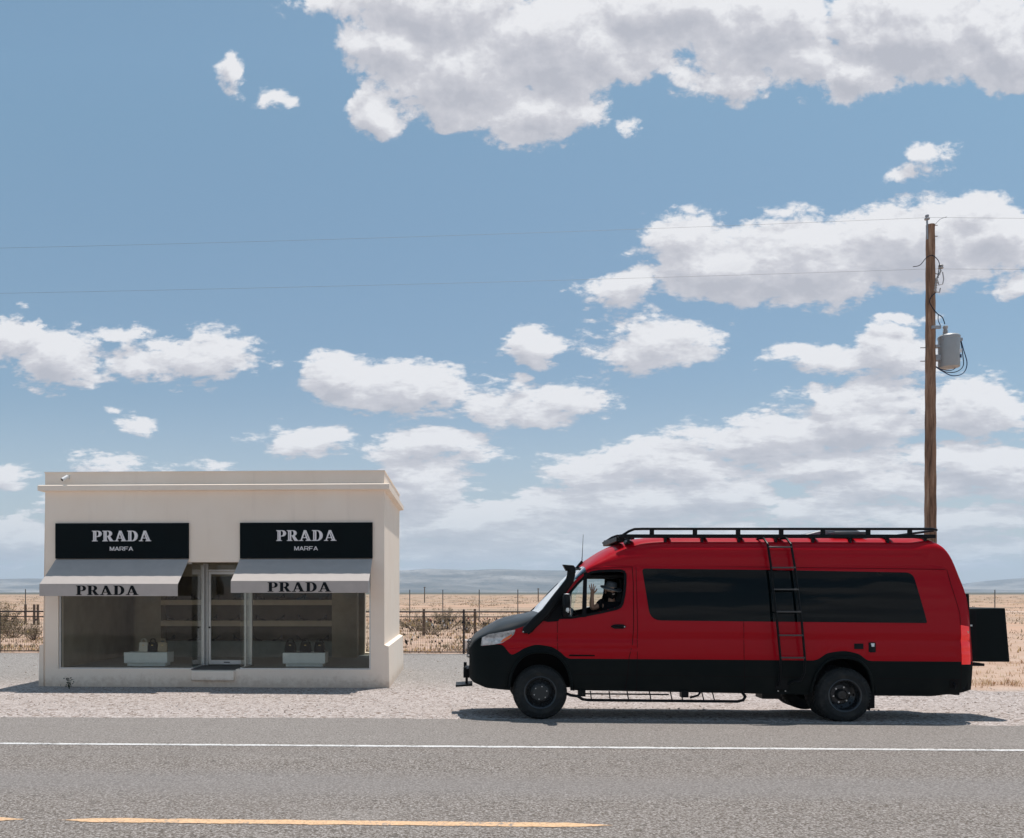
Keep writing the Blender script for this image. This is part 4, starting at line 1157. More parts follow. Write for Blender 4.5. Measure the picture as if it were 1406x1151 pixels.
M_headl = simple('headlight_lens', (.42, .44, .46), .08, .4, coat=1, nscale=14, namp=.55)
M_amber = simple('amber_lens', (.75, .13, .02), .15, coat=1)
m = NT('tail_light_lens'); m.set(Base_Color=(.85, .012, .008), Roughness=.12); m.b.inputs['Coat Weight'].default_value = 1; m.b.inputs['Emission Color'].default_value = (1, .01, .01, 1); m.b.inputs['Emission Strength'].default_value = .28
m.bump(m.math('SINE', m.math('MULTIPLY', m.sep(m.coord('Object'))[2], 260)), .3, .004); M_tail = m.m
M_seam = simple('panel_gap', (.012, .002, .003), .7)
M_rub = NT('tyre_rubber'); M_rub.b.inputs['Specular IOR Level'].default_value = .2; M_rub.set(Base_Color=M_rub.mix(M_rub.mr(M_rub.noise(M_rub.coord('Object'), 7, 5, .7), .4, .75, 0, .35), (.021, .023, .024), (.085, .078, .068)), Roughness=.75); M_rub = M_rub.m
M_rim = simple('black_rim', (.018, .020, .022), .28, .2, nscale=8, namp=.2, spec=.5); M_bolt = simple('bolt_steel', (.55, .56, .57), .3, .7)

FAX = 742.0
vD = 12.66
fx, fy = P2W(FAX, vD)
VYAW = R(-.55)
HWD = .99
V = empty('camper_van', (0, 0, 0), VYAW)
# near side of the front axle sits at (fx, fy); body centre line is HWD behind it
V.location = (fx + HWD * math.sin(-VYAW), fy + HWD * math.cos(VYAW), .0)
V.rotation_euler = (0, R(.22), VYAW)
tag(V, 'red camper van with black lower panels, roof rack and side ladder on the shoulder', 'van')
XR = 6.12; WB = 4.32
_W = pchip([-1.03, -1.0, -.9, -.7, -.45, -.15, 1.5, 5.86, 6.01, 6.12], [.62, .70, .80, .90, .955, .985, .99, .99, .972, .93])
W = _W
def T(z):
    a = max(0, z - 1.22); t = .050 * a + .060 * a * a
    t += .016 * math.exp(-((z - 1.17) / .045) ** 2) + .010 * math.exp(-((z - 1.025) / .014) ** 2)
    b = max(0, 1.02 - z); t += .16 * b * b
    t += .012 * math.exp(-((z - 2.235) / .018) ** 2)
    return t
def sy(x, z):
    k = min(1, max(0, (x + .9) / .8))
    return W(x) - T(z) * (.25 + .75 * k if z > 1.32 else k)
ztop = pchip([-1.03, -1.0, -.95, -.86, -.7, -.56, -.35, -.12, 0, .10, .25, .505, .652, .85, 1.06, 1.28, 1.5, 1.9, 5.31, 5.60, 5.735, 5.82, 5.93, 6.04, 6.08, 6.11, 6.12],
             [1.02, 1.09, 1.155, 1.225, 1.33, 1.41, 1.47, 1.51, 1.534, 1.64, 1.805, 2.08, 2.225, 2.38, 2.51, 2.60, 2.655, 2.685, 2.675, 2.645, 2.56, 2.44, 2.13, 1.76, 1.385, .95, .80])
zs = pchip([-1.03, -.95, -.86, -.55, -.25, -.12, -.02, .10, .455, .60, .75, 1.0, 1.4, 5.51, 5.735, 5.82, 5.93, 6.04, 6.08, 6.11, 6.12],
           [.98, 1.10, 1.165, 1.245, 1.34, 1.42, 1.50, 1.62, 1.965, 2.10, 2.19, 2.235, 2.25, 2.25, 2.22, 2.17, 1.98, 1.68, 1.32, .90, .76])
nn = pchip([-1.03, -.5, 0, .3, .7, 1.2, 1.6, 5.3, 5.61, 5.78, 5.91, 6.12], [4, 2.6, 3.2, 3.0, 2.6, 3.0, 3.5, 3.5, 5.41, 8, 9, 9])
def zb(x):
    z = float(np.interp(x, [-1.03, -.97, -.78, -.45, .4, .5, 4.7, 5.55, 5.96, 6.12], [.56, .50, .43, .405, .405, .415, .375, .375, .43, .47]))
    for c, rx, top in ((0.0, .435, .955), (WB - .03, .41, .905)):
        q = (x - c) / rx
        if abs(q) < 1: z = max(z, .40 + (top - .40) * math.sqrt(max(0, 1 - abs(q) ** 2.6)))
    return z
_zc = pchip([-.83, -.80, -.6, -.565, -.41, -.33, -.24, -.05, .14, .28, .375, .43, 3.86, 3.92, 4.08, 4.3, 4.5, 4.64, 4.70, 6.12],
            [1.045, 1.05, 1.075, 1.07, .93, .965, 1.02, 1.075, 1.05, .975, .895, .878, .878, .89, .985, 1.015, .975, .885, .876, .876])
def zc(x): return zs(x) if x < -.832 else _zc(x)
def stations(x0, x1, step=.03):
    s = set(np.round(np.arange(x0, x1, step), 4)); s.add(x1)
    for c, rx in ((0, .435), (WB - .03, .41)):
        for a in np.linspace(0, 180, 41):
            q = c + rx * math.cos(R(a))
            if x0 < q < x1: s.add(round(q, 4))
    for q in (-.832, -.831, .3, 6.06, 6.10, 6.11, 6.115):
        if x0 < q < x1: s.add(q)
    out = sorted(s); res = [out[0]]
    for q in out[1:]:
        if q - res[-1] > .0006: res.append(q)
    return res
def inpoly(x, y, P_):
    c = False; n = len(P_)
    for i in range(n):
        x0_, y0_ = P_[i]; x1_, y1_ = P_[i - 1]
        if (y0_ > y) != (y1_ > y) and x < (x1_ - x0_) * (y - y0_) / (y1_ - y0_) + x0_: c = not c
    return c
def px2v(px, py): # photo point on the van's near flank -> van x, z
    x = (px - FAX) / 95.35
    x = (px - FAX) / (94.85 + .36 * x)
    base = 987.4 + .0068 * (px - FAX); return x, (base - py) / (94.9 + .36 * x)
def pv(pts): return [px2v(*p) for p in pts]
CABWIN = pv([(766,850),(768,838),(775,822),(781,812.5),(792,799.5),(805,787),(812,783.8),(822,782),(840,781),(853,781),(858.5,783),(860.5,788),(860.2,800),(858.6,815),(855.5,829),(852.5,834),(847,837),(826,842),(804,846.3),(785,849.5)])
def shrink(P_, d):
    out = []; n = len(P_); area = sum(P_[i - 1][0] * P_[i][1] - P_[i][0] * P_[i - 1][1] for i in range(n)); s_ = 1 if area > 0 else -1
    for i in range(n):
        a = Vector(P_[i - 1]); b = Vector(P_[i]); c = Vector(P_[(i + 1) % n])
        n1 = Vector((-(b - a).y, (b - a).x)).normalized() * s_; n2 = Vector((-(c - b).y, (c - b).x)).normalized() * s_
        nn_ = (n1 + n2); nn_ = nn_.normalized() if nn_.length > 1e-6 else n1
        k = d / max(.45, nn_.dot(n1)); p = b + nn_ * k; out.append((p.x, p.y))
    return out
HOLE = shrink(CABWIN, .030); HOLE_IN = shrink(CABWIN, .012)
def loft(name, x0, x1, lo, hi, rows, mat, parent=V, hole=None, off=0, step=.03, sides=(-1, 1)):
    sx_ = stations(x0, x1, step)
    for s_ in sides:
        mb = MB(); vs = []
        for x in sx_:
            a, b = lo(x), hi(x)
            for k in range(rows + 1):
                z = a + (b - a) * k / rows; vs.append((x, s_ * (sy(x, z) + off), z))
        r1 = rows + 1; fs = []
        for i in range(len(sx_) - 1):
            for k in range(rows):
                q = (i * r1 + k, (i + 1) * r1 + k, (i + 1) * r1 + k + 1, i * r1 + k + 1)
                if hole:
                    cx_ = sum(vs[j][0] for j in q) / 4; cz_ = sum(vs[j][2] for j in q) / 4
                    if inpoly(cx_, cz_, hole): continue
                if s_ > 0: q = q[::-1]
                fs.append(q)
        mb.add(vs, fs)
        mb.build(name, mat, parent, smooth=True, recalc=False, angle=60)
# lower cladding with arches, upper red flanks
loft('lower_panel', -1.03, XR, zb, zc, 10, M_clad)
loft('body_side', -.831, 1.38, zc, zs, 70, M_red, hole=HOLE, step=.016)
loft('body_side', 1.38, XR, zc, zs, 26, M_red, step=.04)
def top_strip(name, x0, x1, mat, rows=22, off=0, step=.03, s0=0, s1=1.0):
    sx_ = stations(x0, x1, step); mb = MB(); vs = []
    R_ = 2 * rows + 1
    for x in sx_:
        a, h, n_ = zs(x), ztop(x) - zs(x), nn(x); w = sy(x, a)
        for k in range(-rows, rows + 1):
            ph = (1 - abs(k) / rows) * math.pi / 2
            c_, s_ = math.cos(ph), math.sin(ph)
            yy = (w + off) * (c_ ** (2 / n_)); zz_ = a + (h + off) * (s_ ** (2 / n_) if s_ > 0 else 0)
            yy -= .016 * math.exp(-((zz_ - 2.415) / .022) ** 2) * min(1, max(0, (x - 1.0) / .6)) * (1 if x < 5.5 else 0)
            yy = yy if k > 0 else -yy
            vs.append((x, yy, zz_))
    fs = [(i * R_ + k, (i + 1) * R_ + k, (i + 1) * R_ + k + 1, i * R_ + k + 1) for i in range(len(sx_) - 1) for k in range(2 * rows)]
    mb.add(vs, fs); return mb.build(name, mat, V, smooth=True, recalc=True, angle=50)
top_strip('bonnet', -1.03, .0, M_hood)
top_strip('windscreen', .0, .66, M_ws, step=.04)
top_strip('roof', .66, XR, M_red, rows=26, step=.03)
# nose and tail caps
def cap(x, name, mat, zl=None):
    a, b = (zb(x) if zl is None else zl), zs(x); pts = []
    for k in range(9): z = a + (b - a) * k / 8; pts.append((-sy(x, z), z))
    h, n_, w = ztop(x) - b, nn(x), sy(x, b)
    for k in range(1, 24):
        ph = k / 24 * math.pi; c_, s_ = math.cos(ph), math.sin(ph)
        pts.append((-w * math.copysign(abs(c_) ** (2 / n_), c_), b + h * s_ ** (2 / n_)))
    for k in range(9): z = b + (a - b) * k / 8; pts.append((sy(x, z), z))
    mb = MB(); mb.add([(x, p[0], p[1]) for p in pts], [tuple(range(len(pts)))]); mb.build(name, mat, V)
cap(-1.03, 'front_bumper', M_clad); cap(XR, 'rear_bumper', M_clad)

def overlay(name, poly, mat, off=.004, parent=V, hole=None, sides=(-1,), thick=.006, grid=.06, bev=False):
    res = []
    def dens(P_):
        o_ = []
        for i in range(len(P_)):
            a, b = Vector(P_[i]), Vector(P_[(i + 1) % len(P_)]); n = max(1, int((b - a).length / grid))
            o_ += [tuple(a + (b - a) * k / n) for k in range(n)]
        return o_
    A_ = dens(poly); pts = list(A_); ed = [(i, (i + 1) % len(A_)) for i in range(len(A_))]
    nb = len(A_); H_ = None
    if hole:
        H_ = dens(hole); ed += [(nb + i, nb + (i + 1) % len(H_)) for i in range(len(H_))]; pts += H_
    xs_ = [p[0] for p in poly]; zs_ = [p[1] for p in poly]
    ins = shrink(poly, grid * .3)
    for x in np.arange(min(xs_), max(xs_), grid):
        for z in np.arange(min(zs_), max(zs_), grid):
            if inpoly(x, z, ins) and not (hole and inpoly(x, z, hole)): pts.append((float(x), float(z)))
    vo, eo, fo, _, _, _ = geometry.delaunay_2d_cdt([Vector(p) for p in pts], ed, [], 0, 1e-6)
    fo = [f_ for f_ in fo if inpoly(sum(vo[i].x for i in f_) / len(f_), sum(vo[i].y for i in f_) / len(f_), poly) and not (hole and inpoly(sum(vo[i].x for i in f_) / len(f_), sum(vo[i].y for i in f_) / len(f_), hole))]
    for s_ in sides:
        n = len(vo)
        vs = [(p.x, s_ * (sy(p.x, p.y) + off), p.y) for p in vo] + [(p.x, s_ * (sy(p.x, p.y) + off - thick), p.y) for p in vo]
        fs = [tuple(f_) for f_ in fo] + [tuple(n + i for i in f_[::-1]) for f_ in fo]
        cnt = {}
        for f_ in fo:
            for i in range(len(f_)):
                e_ = (f_[i], f_[(i + 1) % len(f_)]); cnt[tuple(sorted(e_))] = cnt.get(tuple(sorted(e_)), 0) + 1
        for (a, b), c_ in cnt.items():
            if c_ == 1: fs.append((a, b, n + b, n + a))
        mb = MB(); mb.add(vs, fs); res.append(mb.build(name, mat, parent, smooth=True, angle=40))
    return res[0]
def rounded(P_, rad, n=5):
    out = []
    for i in range(len(P_)):
        a, b, c = Vector(P_[i - 1]), Vector(P_[i]), Vector(P_[(i + 1) % len(P_)])
        r_ = rad[i] if isinstance(rad, (list, tuple)) else rad
        u, v = (a - b), (c - b); r1 = min(r_, u.length * .45); r2 = min(r_, v.length * .45)
        p, q = b + u.normalized() * r1, b + v.normalized() * r2
        for k in range(n + 1):
            t = k / n; w = p * (1 - t) ** 2 + b * 2 * t * (1 - t) + q * t * t; out.append((w.x, w.y))
    return out
# cab side glass with black surround
for s_ in (-1, 1):
    so = overlay('cab_window', CABWIN, M_seal, .006, hole=shrink(CABWIN, .036), sides=(s_,), thick=.014, grid=.05)
    gq = shrink(CABWIN, .037)
    # quarter light divider
    bar_ = pv([(801.5, 786.5), (806.5, 784.5), (804.5, 847), (798.5, 847.5)])
    mb = MB()
    mb.add([(p[0], s_ * (sy(*p) + .003), p[1]) for p in bar_] + [(p[0], s_ * (sy(*p) - .03), p[1]) for p in bar_], [(0, 1, 2, 3), (4, 5, 6, 7), (0, 1, 5, 4), (1, 2, 6, 5), (2, 3, 7, 6), (3, 0, 4, 7)])
    mb.build('divider', M_seal, so)
    if s_ > 0: overlay('glass', gq, M_cabg, -.004, parent=so, sides=(s_,), thick=.004, grid=.08)
    else:
        qp = [p for p in gq]
        ql = [p for p in qp if p[0] < px2v(803, 800)[0]]
        top_ = (px2v(803, 0)[0] - .0, px2v(803, 790.5)[1]); bot_ = (px2v(800, 0)[0], px2v(800, 845)[1])
        lo_ = [p for p in ql if p[1] > 1.52]; 
        ql = sorted([p for p in ql if inpoly(p[0], p[1], CABWIN)], key=lambda p: math.atan2(p[1] - 1.72, p[0] - .42))
        if len(ql) > 3: overlay('quarter_glass', ql + [], M_cabg, -.004, parent=so, sides=(s_,), thick=.004, grid=.08)
# black filler below the quarter light towards the windscreen base
overlay('mirror_base_panel', pv([(737.5,846),(745,838.5),(752,833),(770,812),(783,799),(787,798.5),(776,816),(770,833),(768,849),(766,853),(752,854),(742,852)]), M_seal, .0075, sides=(-1, 1))
# long dark body glass
BIGL = rounded(pv([(882, 779.7), (1049.5, 780.95), (1049.5, 852.35), (892, 851.3)]), [.05, .006, .006, .16])
BIGR = rounded(pv([(1048, 780.9), (1254.5, 784), (1270.8, 853.6), (1048, 852.3)]), [.006, .10, .03, .006])
for s_ in (-1, 1):
    a = overlay('side_window', BIGL, M_priv, .003, sides=(s_,), thick=.010); b = overlay('side_window', BIGR, M_priv, .005, sides=(s_,), thick=.010)
def strip(name, pts, w, mat, off=.003, sides=(-1,), parent=V, thick=.002):
    pts = [Vector(p) for p in pts]; d_ = []
    for i in range(len(pts) - 1):
        n = max(1, int((pts[i + 1] - pts[i]).length / .06)); d_ += [pts[i] + (pts[i + 1] - pts[i]) * k / n for k in range(n)]
    d_.append(pts[-1])
    for s_ in sides:
        mb = MB(); vs = []
        for i, p in enumerate(d_):
            t = (d_[min(i + 1, len(d_) - 1)] - d_[max(i - 1, 0)]).normalized(); n = Vector((-t.y, t.x)) * w / 2
            for q in (p - n, p + n): vs.append((q.x, s_ * (sy(q.x, q.y) + off), q.y))
        mb.add(vs, [(2 * i, 2 * i + 1, 2 * i + 3, 2 * i + 2) for i in range(len(d_) - 1)])
        mb.build(name, mat, parent, recalc=False)
SB = (-1, 1)
strip('panel_gap', pv([(764.7, 854), (764.8, 885), (765.5, 893)]), .008, M_seam, .0025, SB)
strip('panel_gap', pv([(868.5, 777.5), (869.5, 800), (869, 860), (867.5, 884), (863, 902), (861, 930), (858, 949)]), .009, M_seam, .0025, SB)
strip('panel_gap', pv([(873.8, 777.5), (874.3, 860), (874, 950)]), .007, M_seam, .0025, SB)
strip('panel_gap', pv([(868.5, 777.5), (840, 778.3), (818, 779.5), (808, 782), (797, 790)]), .006, M_seam, .0025, SB)
strip('panel_gap', pv([(1019.5, 852.5), (1020, 900), (1023, 953)]), .006, M_seam, .0025, SB)
strip('panel_gap', pv([(1302, 779.5), (1306, 800), (1316, 840), (1316.5, 856)]), .007, M_seam, .0025, SB)
strip('panel_gap', pv([(876, 775.6), (1000, 776.6), (1150, 778), (1300, 779.3)]), .007, M_seam, .0025, SB)
strip('panel_gap', pv([(1318, 911), (1318.5, 947)]), .006, M_seam, .0025, SB)
strip('panel_gap', pv([(787, 926), (1110, 929)]), .005, M_seam, .0025, SB)
strip('panel_gap', pv([(1202, 930), (1318, 931)]), .005, M_seam, .0025, SB)
# side rub line / flare lips
def arch_lip(c, rx, top, nm):
    for s_ in SB:
        mb = MB(); path = []
        for a in np.linspace(188, -8, 40):
            x = c + (rx + .018) * math.cos(R(a)); q = (x - c) / (rx + .018)
            z = .40 + (top + .018 - .40) * max(0, 1 - abs(q) ** 2.6) ** .5 if abs(q) < 1 else .36
            path.append((x, s_ * (sy(x, max(z, .4)) + .012), z))
        mb.tube(path, .020, 8); mb.build('arch_lip', M_clad, V, smooth=True)
arch_lip(0, .435, .955, ''); arch_lip(WB - .03, .41, .905, '')
# wheel housings, chassis, floor
for s_ in SB:
    for c, r_, y0_ in ((0, .49, .42), (WB - .03, .47, .32)):
        mb = MB(); vs = []; n = 18
        for k in range(n + 1):
            a = R(180 * k / n); x, z = c + r_ * math.cos(a), .40 + (.61 if c < 1 else .56) * math.sin(a) ** .8 if 0 < k < n else .40
            vs += [(x, s_ * .955, z), (x, s_ * y0_, z)]
        fs = [(2 * k, 2 * k + 1, 2 * k + 3, 2 * k + 2) for k in range(n)] + [tuple(2 * k + 1 for k in range(n + 1))]
        mb.add(vs, fs); mb.build('wheel_housing', M_seal, V, smooth=True)
mb = MB(); mb.box(-.93, -.50, -.66, .66, .50, .72); mb.box(.49, 3.8, -.93, .93, .47, .74); mb.box(4.76, 6.05, -.93, .93, .46, .74); mb.box(-.5, .49, -.40, .40, .52, .75); mb.box(3.8, 4.76, -.30, .30, .52, .75)
mb.build('chassis', M_seal, V)
mb = MB(); mb.tube([(.0, -.85, .38), (0, .85, .38)], .05, 8); mb.tube([(WB, -.8, .375), (WB, .8, .375)], .06, 8); mb.lathe([(0, -.16), (.10, -.12), (.16, 0), (.10, .12), (0, .16)], (WB, 0, .375), 'x'); mb.tube([(.4, .1, .47), (WB - .1, .05, .40)], .045, 8)
mb.box(3.22, 3.48, -.80, -.50, .30, .47); mb.tube([(2.85, .4, .42), (4.9, .45, .42), (5.9, .55, .41), (6.15, .6, .38)], .04, 8)
mb.build('axle', M_blk, V, smooth=True)
# ---- wheels
M_lip = simple('rim_lip_metal', (.06, .065, .07), .3, .5, spec=.5)
def wheel(x, s_, rad, outer, dished, dual=False):
    w = empty('wheel', (x, 0, rad - .004), 0, V)
    def tyre(yo):
        mb = MB(); wd = .255; y_i, y_o = s_ * (yo - wd), s_ * yo
        pr = [(rad * .58, 0.02), (rad * .62, .0), (rad * .80, -.012), (rad * .91, .004), (rad * .975, .030), (rad, .055), (rad, wd - .055), (rad * .975, wd - .03), (rad * .91, wd - .004), (rad * .62, wd), (rad * .58, wd - .02)]
        mb.lathe([(r_, s_ * (yo - h)) for r_, h in pr], axis='y', n=60, close=True)
        # tread and shoulder lugs
        for k in range(44):
            a = 2 * math.pi * k / 44; ca, sa = math.cos(a), math.sin(a)
            for (h0, h1, r0, r1, tw, sh) in ((.014, .065, rad * .945, rad + .010, .036, 0), (.075, .125, rad * .98, rad + .011, .034, .5), (.135, .185, rad * .98, rad + .011, .034, 0), (.19, .241, rad * .945, rad + .010, .036, .5)):
                aa = a + sh * 2 * math.pi / 44; c_, n_ = math.cos(aa), math.sin(aa)
                vs = []
                for rr in (r0, r1):
                    for hh in (h0, h1):
                        for tt in (-tw / 2, tw / 2):
                            rr2 = rr - (.030 if (rr == r1 and hh in (.014, .241)) else 0)
                            vs.append((rr2 * c_ - tt * n_, s_ * (yo - hh), rr2 * n_ + tt * c_))
                mb.add(vs, [(0, 1, 3, 2), (4, 6, 7, 5), (0, 4, 5, 1), (2, 3, 7, 6), (0, 2, 6, 4), (1, 5, 7, 3)])
        for k in range(44):
            a = 2 * math.pi * (k + .25) / 44; ca, sa = math.cos(a), math.sin(a); vs = []
            for rr, hh in ((rad * .865, -.001), (rad * .865, .009), (rad * .955, -.016), (rad * .955, -.005)):
                for tt in (-.013, .013): vs.append((rr * ca - tt * sa, s_ * (yo + hh + (.0 if rr < rad * .9 else .002)), rr * sa + tt * ca))
            mb.add(vs, [(0, 1, 3, 2), (4, 6, 7, 5), (0, 4, 5, 1), (2, 3, 7, 6), (0, 2, 6, 4), (1, 5, 7, 3)])
        # raised sidewall rib ring
        mb.lathe([(rad * .74, s_ * (yo + .014)), (rad * .76, s_ * (yo + .017)), (rad * .78, s_ * (yo + .014))], axis='y', n=48, caps=False)
        return mb.build('tyre', M_rub, w, smooth=True, angle=30)
    tyre(outer)
    if dual: tyre(outer - .30)
    r0 = rad * .585
    if dished: pr = [(r0 + .004, -.004), (r0 - .012, .004), (r0 - .02, .03), (r0 - .03, .12), (r0 * .62, .155), (r0 * .52, .150), (.085, .150), (.08, .11), (.06, .09), (0, .088)]
    else: pr = [(r0 + .004, -.004), (r0 - .012, .004), (r0 - .025, .035), (r0 * .80, .052), (r0 * .70, .040), (r0 * .60, .012), (r0 * .56, .006), (0, .002)]
    mb = MB(); mb.lathe([(r_, s_ * (outer - h)) for r_, h in pr], axis='y', n=48, caps=False); rim = mb.build('rim', M_rim, w, smooth=True, angle=30)
    mb = MB(); mb.lathe([(r0 - .004, s_ * (outer + .002)), (r0 + .006, s_ * (outer + .008)), (r0 + .014, s_ * (outer + .002))], axis='y', n=48, caps=False); mb.build('rim_lip', M_lip, rim, smooth=True, angle=60)
    if dished:
        mb = MB()
        for k in range(8):
            a = 2 * math.pi * k / 8; mb.cyl((r0 * .78 * math.cos(a), s_ * (outer - .128), r0 * .78 * math.sin(a)), (r0 * .78 * math.cos(a), s_ * (outer - .126), r0 * .78 * math.sin(a)), .018, n=12)
        mb.build('rim_hole', M_seal, rim)
        mb = MB()
        for k in range(6):
            a = 2 * math.pi * k / 6 + .2; c = (.112 * math.cos(a), .112 * math.sin(a)); mb.cyl((c[0], s_ * (outer - .155), c[1]), (c[0], s_ * (outer - .125), c[1]), .015, .012, 6)
        mb.build('wheel_nuts', M_bolt, rim)
    else:
        mb = MB(); mb.lathe([(.118, s_ * (outer + .0)), (.116, s_ * (outer + .014)), (.108, s_ * (outer + .020)), (.0, s_ * (outer + .022))], axis='y', n=32, caps=False); hub = mb.build('hub_cap', simple('hub_cap_grey', (.028, .032, .034), .40, .2, spec=.4), w, smooth=True, angle=30)
        mb = MB()
        for k in range(6):
            a = 2 * math.pi * k / 6 + .3; c = (.094 * math.cos(a), .094 * math.sin(a)); mb.cyl((c[0], s_ * (outer + .018), c[1]), (c[0], s_ * (outer + .027), c[1]), .008, n=8)
        mb.build('wheel_nuts', M_bolt, hub)
        mb = MB()
        for k in range(10):
            a = 2 * math.pi * k / 10; mb.cyl((r0 * .89 * math.cos(a), s_ * (outer - .044), r0 * .89 * math.sin(a)), (r0 * .89 * math.cos(a), s_ * (outer - .040), r0 * .89 * math.sin(a)), .007, n=8)
        mb.build('rim_bolts', M_bolt, rim)
    return w
wheel(0, -1, .382, .965, False); wheel(0, 1, .382, .965, False)
wheel(WB, -1, .382, .985, True, True); wheel(WB, 1, .382, .985, True, True)
for s_ in SB:
    mb = MB(); x0_, z0_ = px2v(1191.5, 941); x1_, z1_ = px2v(1199.5, 971)
    mb.box(x0_, x0_ + .018, s_ * .72, s_ * .985, .17, .43); mb.box(x0_ - .05, x1_ - .0, s_ * .955, s_ * .978, .20, .42)
    mb.build('mud_flap', M_seal, V, bevel=.004)
# ---- headlight, tail light, small fittings
for s_ in SB:
    hl = overlay('headlight', rounded(pv([(660.3,888),(662,876.5),(671,871.6),(707.5,864.8),(705.5,871.5),(699,877.5),(689,883.5),(678,885.8)]), .012), M_headl, .007, sides=(s_,), grid=.03, thick=.02)
    overlay('indicator', pv([(690.5,878),(702,871.2),(703,873),(697,878.8),(689.2,882.6),(687,882.6)]), M_amber, .0095, hl, sides=(s_,), grid=.03)
    tl = overlay('tail_light', rounded(pv([(1316.6,856),(1328.8,858),(1330.6,880),(1332.0,910.3),(1318,910.3),(1317,880)]), .008), M_tail, .006, sides=(s_,), grid=.02, thick=.02)
    mb = MB(); c = px2v(1326.5, 866); mb.lathe([(0, 0), (.020, 0), (.018, .004), (0, .006)], (c[0], s_ * (sy(*c) + .006), c[1]), 'y', 12); mb.build('lamp', simple('lamp_pink', (.8, .3, .22), .1, coat=1), tl)
overlay('fuel_flap', pv([(1170.5,882),(1183,882),(1183,889.5),(1170.5,889.5)]), M_blk, .006)
so = overlay('shore_socket', rounded(pv([(1190.3,880.3),(1199.8,880.3),(1199.8,894),(1190.3,894)]), .02), M_blk, .012, thick=.014)
overlay('socket_plate', pv([(1193,881.5),(1198,881.5),(1197.4,886.2),(1194,886.2)]), M_wp, .0145, so, thick=.003); overlay('socket_plate', pv([(1193,890.8),(1197.8,890.8),(1197.8,892.8),(1193,892.8)]), M_wp, .0145, so, thick=.003)
dh = overlay('door_handle', rounded(pv([(837,859.5),(843,856.8),(855,856.8),(859.6,860),(855,863),(842,863)]), .02), M_blk, .005)
mb = MB(); a, b, c = px2v(839, 860), px2v(848, 858.6), px2v(857, 860); mb.tube([(a[0], -sy(*a) - .006, a[1]), (a[0] + .02, -sy(*a) - .04, a[1] + .003), (b[0], -sy(*b) - .046, b[1]), (c[0] - .02, -sy(*c) - .04, c[1] + .003), (c[0], -sy(*c) - .006, c[1])], [.010, .012, .013, .012, .010], 8); mb.build('grip', M_blk, dh, smooth=True)
mb = MB(); q = px2v(855.8, 860); mb.cyl((q[0], -sy(*q) - .044, q[1]), (q[0], -sy(*q) - .053, q[1]), .009, n=12); mb.build('lock', M_bolt, dh)
# shadow line of the trim in the door corner, painted as a dark strip
overlay('trim_shadow_line', pv([(782,898.5),(816,899),(816,901),(780,901)]), M_seam, .004)
rl = overlay('rear_sensor', rounded(pv([(1302.5,931.5),(1315,931.5),(1314,944.5),(1303.5,944.5)]), .03), M_seal, .006)
mb = MB(); q = px2v(1308.5, 939); mb.tube([(q[0], -sy(*q) - .004, q[1] + .03), (q[0], -sy(*q) - .05, q[1] - .0), (q[0], -sy(*q) - .03, q[1] - .045)], .014, 8); mb.build('hook', M_blk, rl, smooth=True)
mb = MB(); q = px2v(1252.5, 946); mb.cyl((q[0], -sy(*q) + .002, q[1]), (q[0], -sy(*q) - .006, q[1]), .02, n=14); mb.build('bumper_plug', M_seal, V)
# bumper crease line
strip('bumper_crease', pv([(653,905),(670,903),(676,908),(682,921)]), .010, M_seal, .003, SB)
# grille with bars
gr = empty('grille', (0, 0, 0), 0, V)
mb = MB()
for k in range(6):
    z = .90 + k * .036; xg = -1.055 + .004 * k
    mb.tube([(xg + .13, -.66, z), (xg + .04, -.56, z), (xg, -.35, z), (xg - .01, 0, z), (xg, .35, z), (xg + .04, .56, z), (xg + .13, .66, z)], .011, 6)
mb.build('bar', M_blk, gr, smooth=True)
mb = MB(); mb.tube([(-.90, -.72, .86), (-1.0, -.60, .85), (-1.055, -.35, .85), (-1.065, 0, .85), (-1.055, .35, .85), (-1.0, .6, .85), (-.90, .72, .86)], .016, 8); mb.build('trim', simple('grille_trim', (.25, .22, .19), .3, .6), gr, smooth=True)
# front receiver step
mb = MB(); mb.box(-1.09, -1.03, -.30, .30, .52, .66); mb.box(-1.09, -1.05, -.06, .06, .40, .53); mb.obox((-1.11, 0, .395), (.26, .5, .028), Matrix.Rotation(R(-4), 3, 'Y')); mb.box(-1.12, -1.07, -.5, -.44, .54, .70); mb.box(-1.12, -1.07, .44, .5, .54, .70)
mb.build('front_step', M_blk, V, bevel=.006)
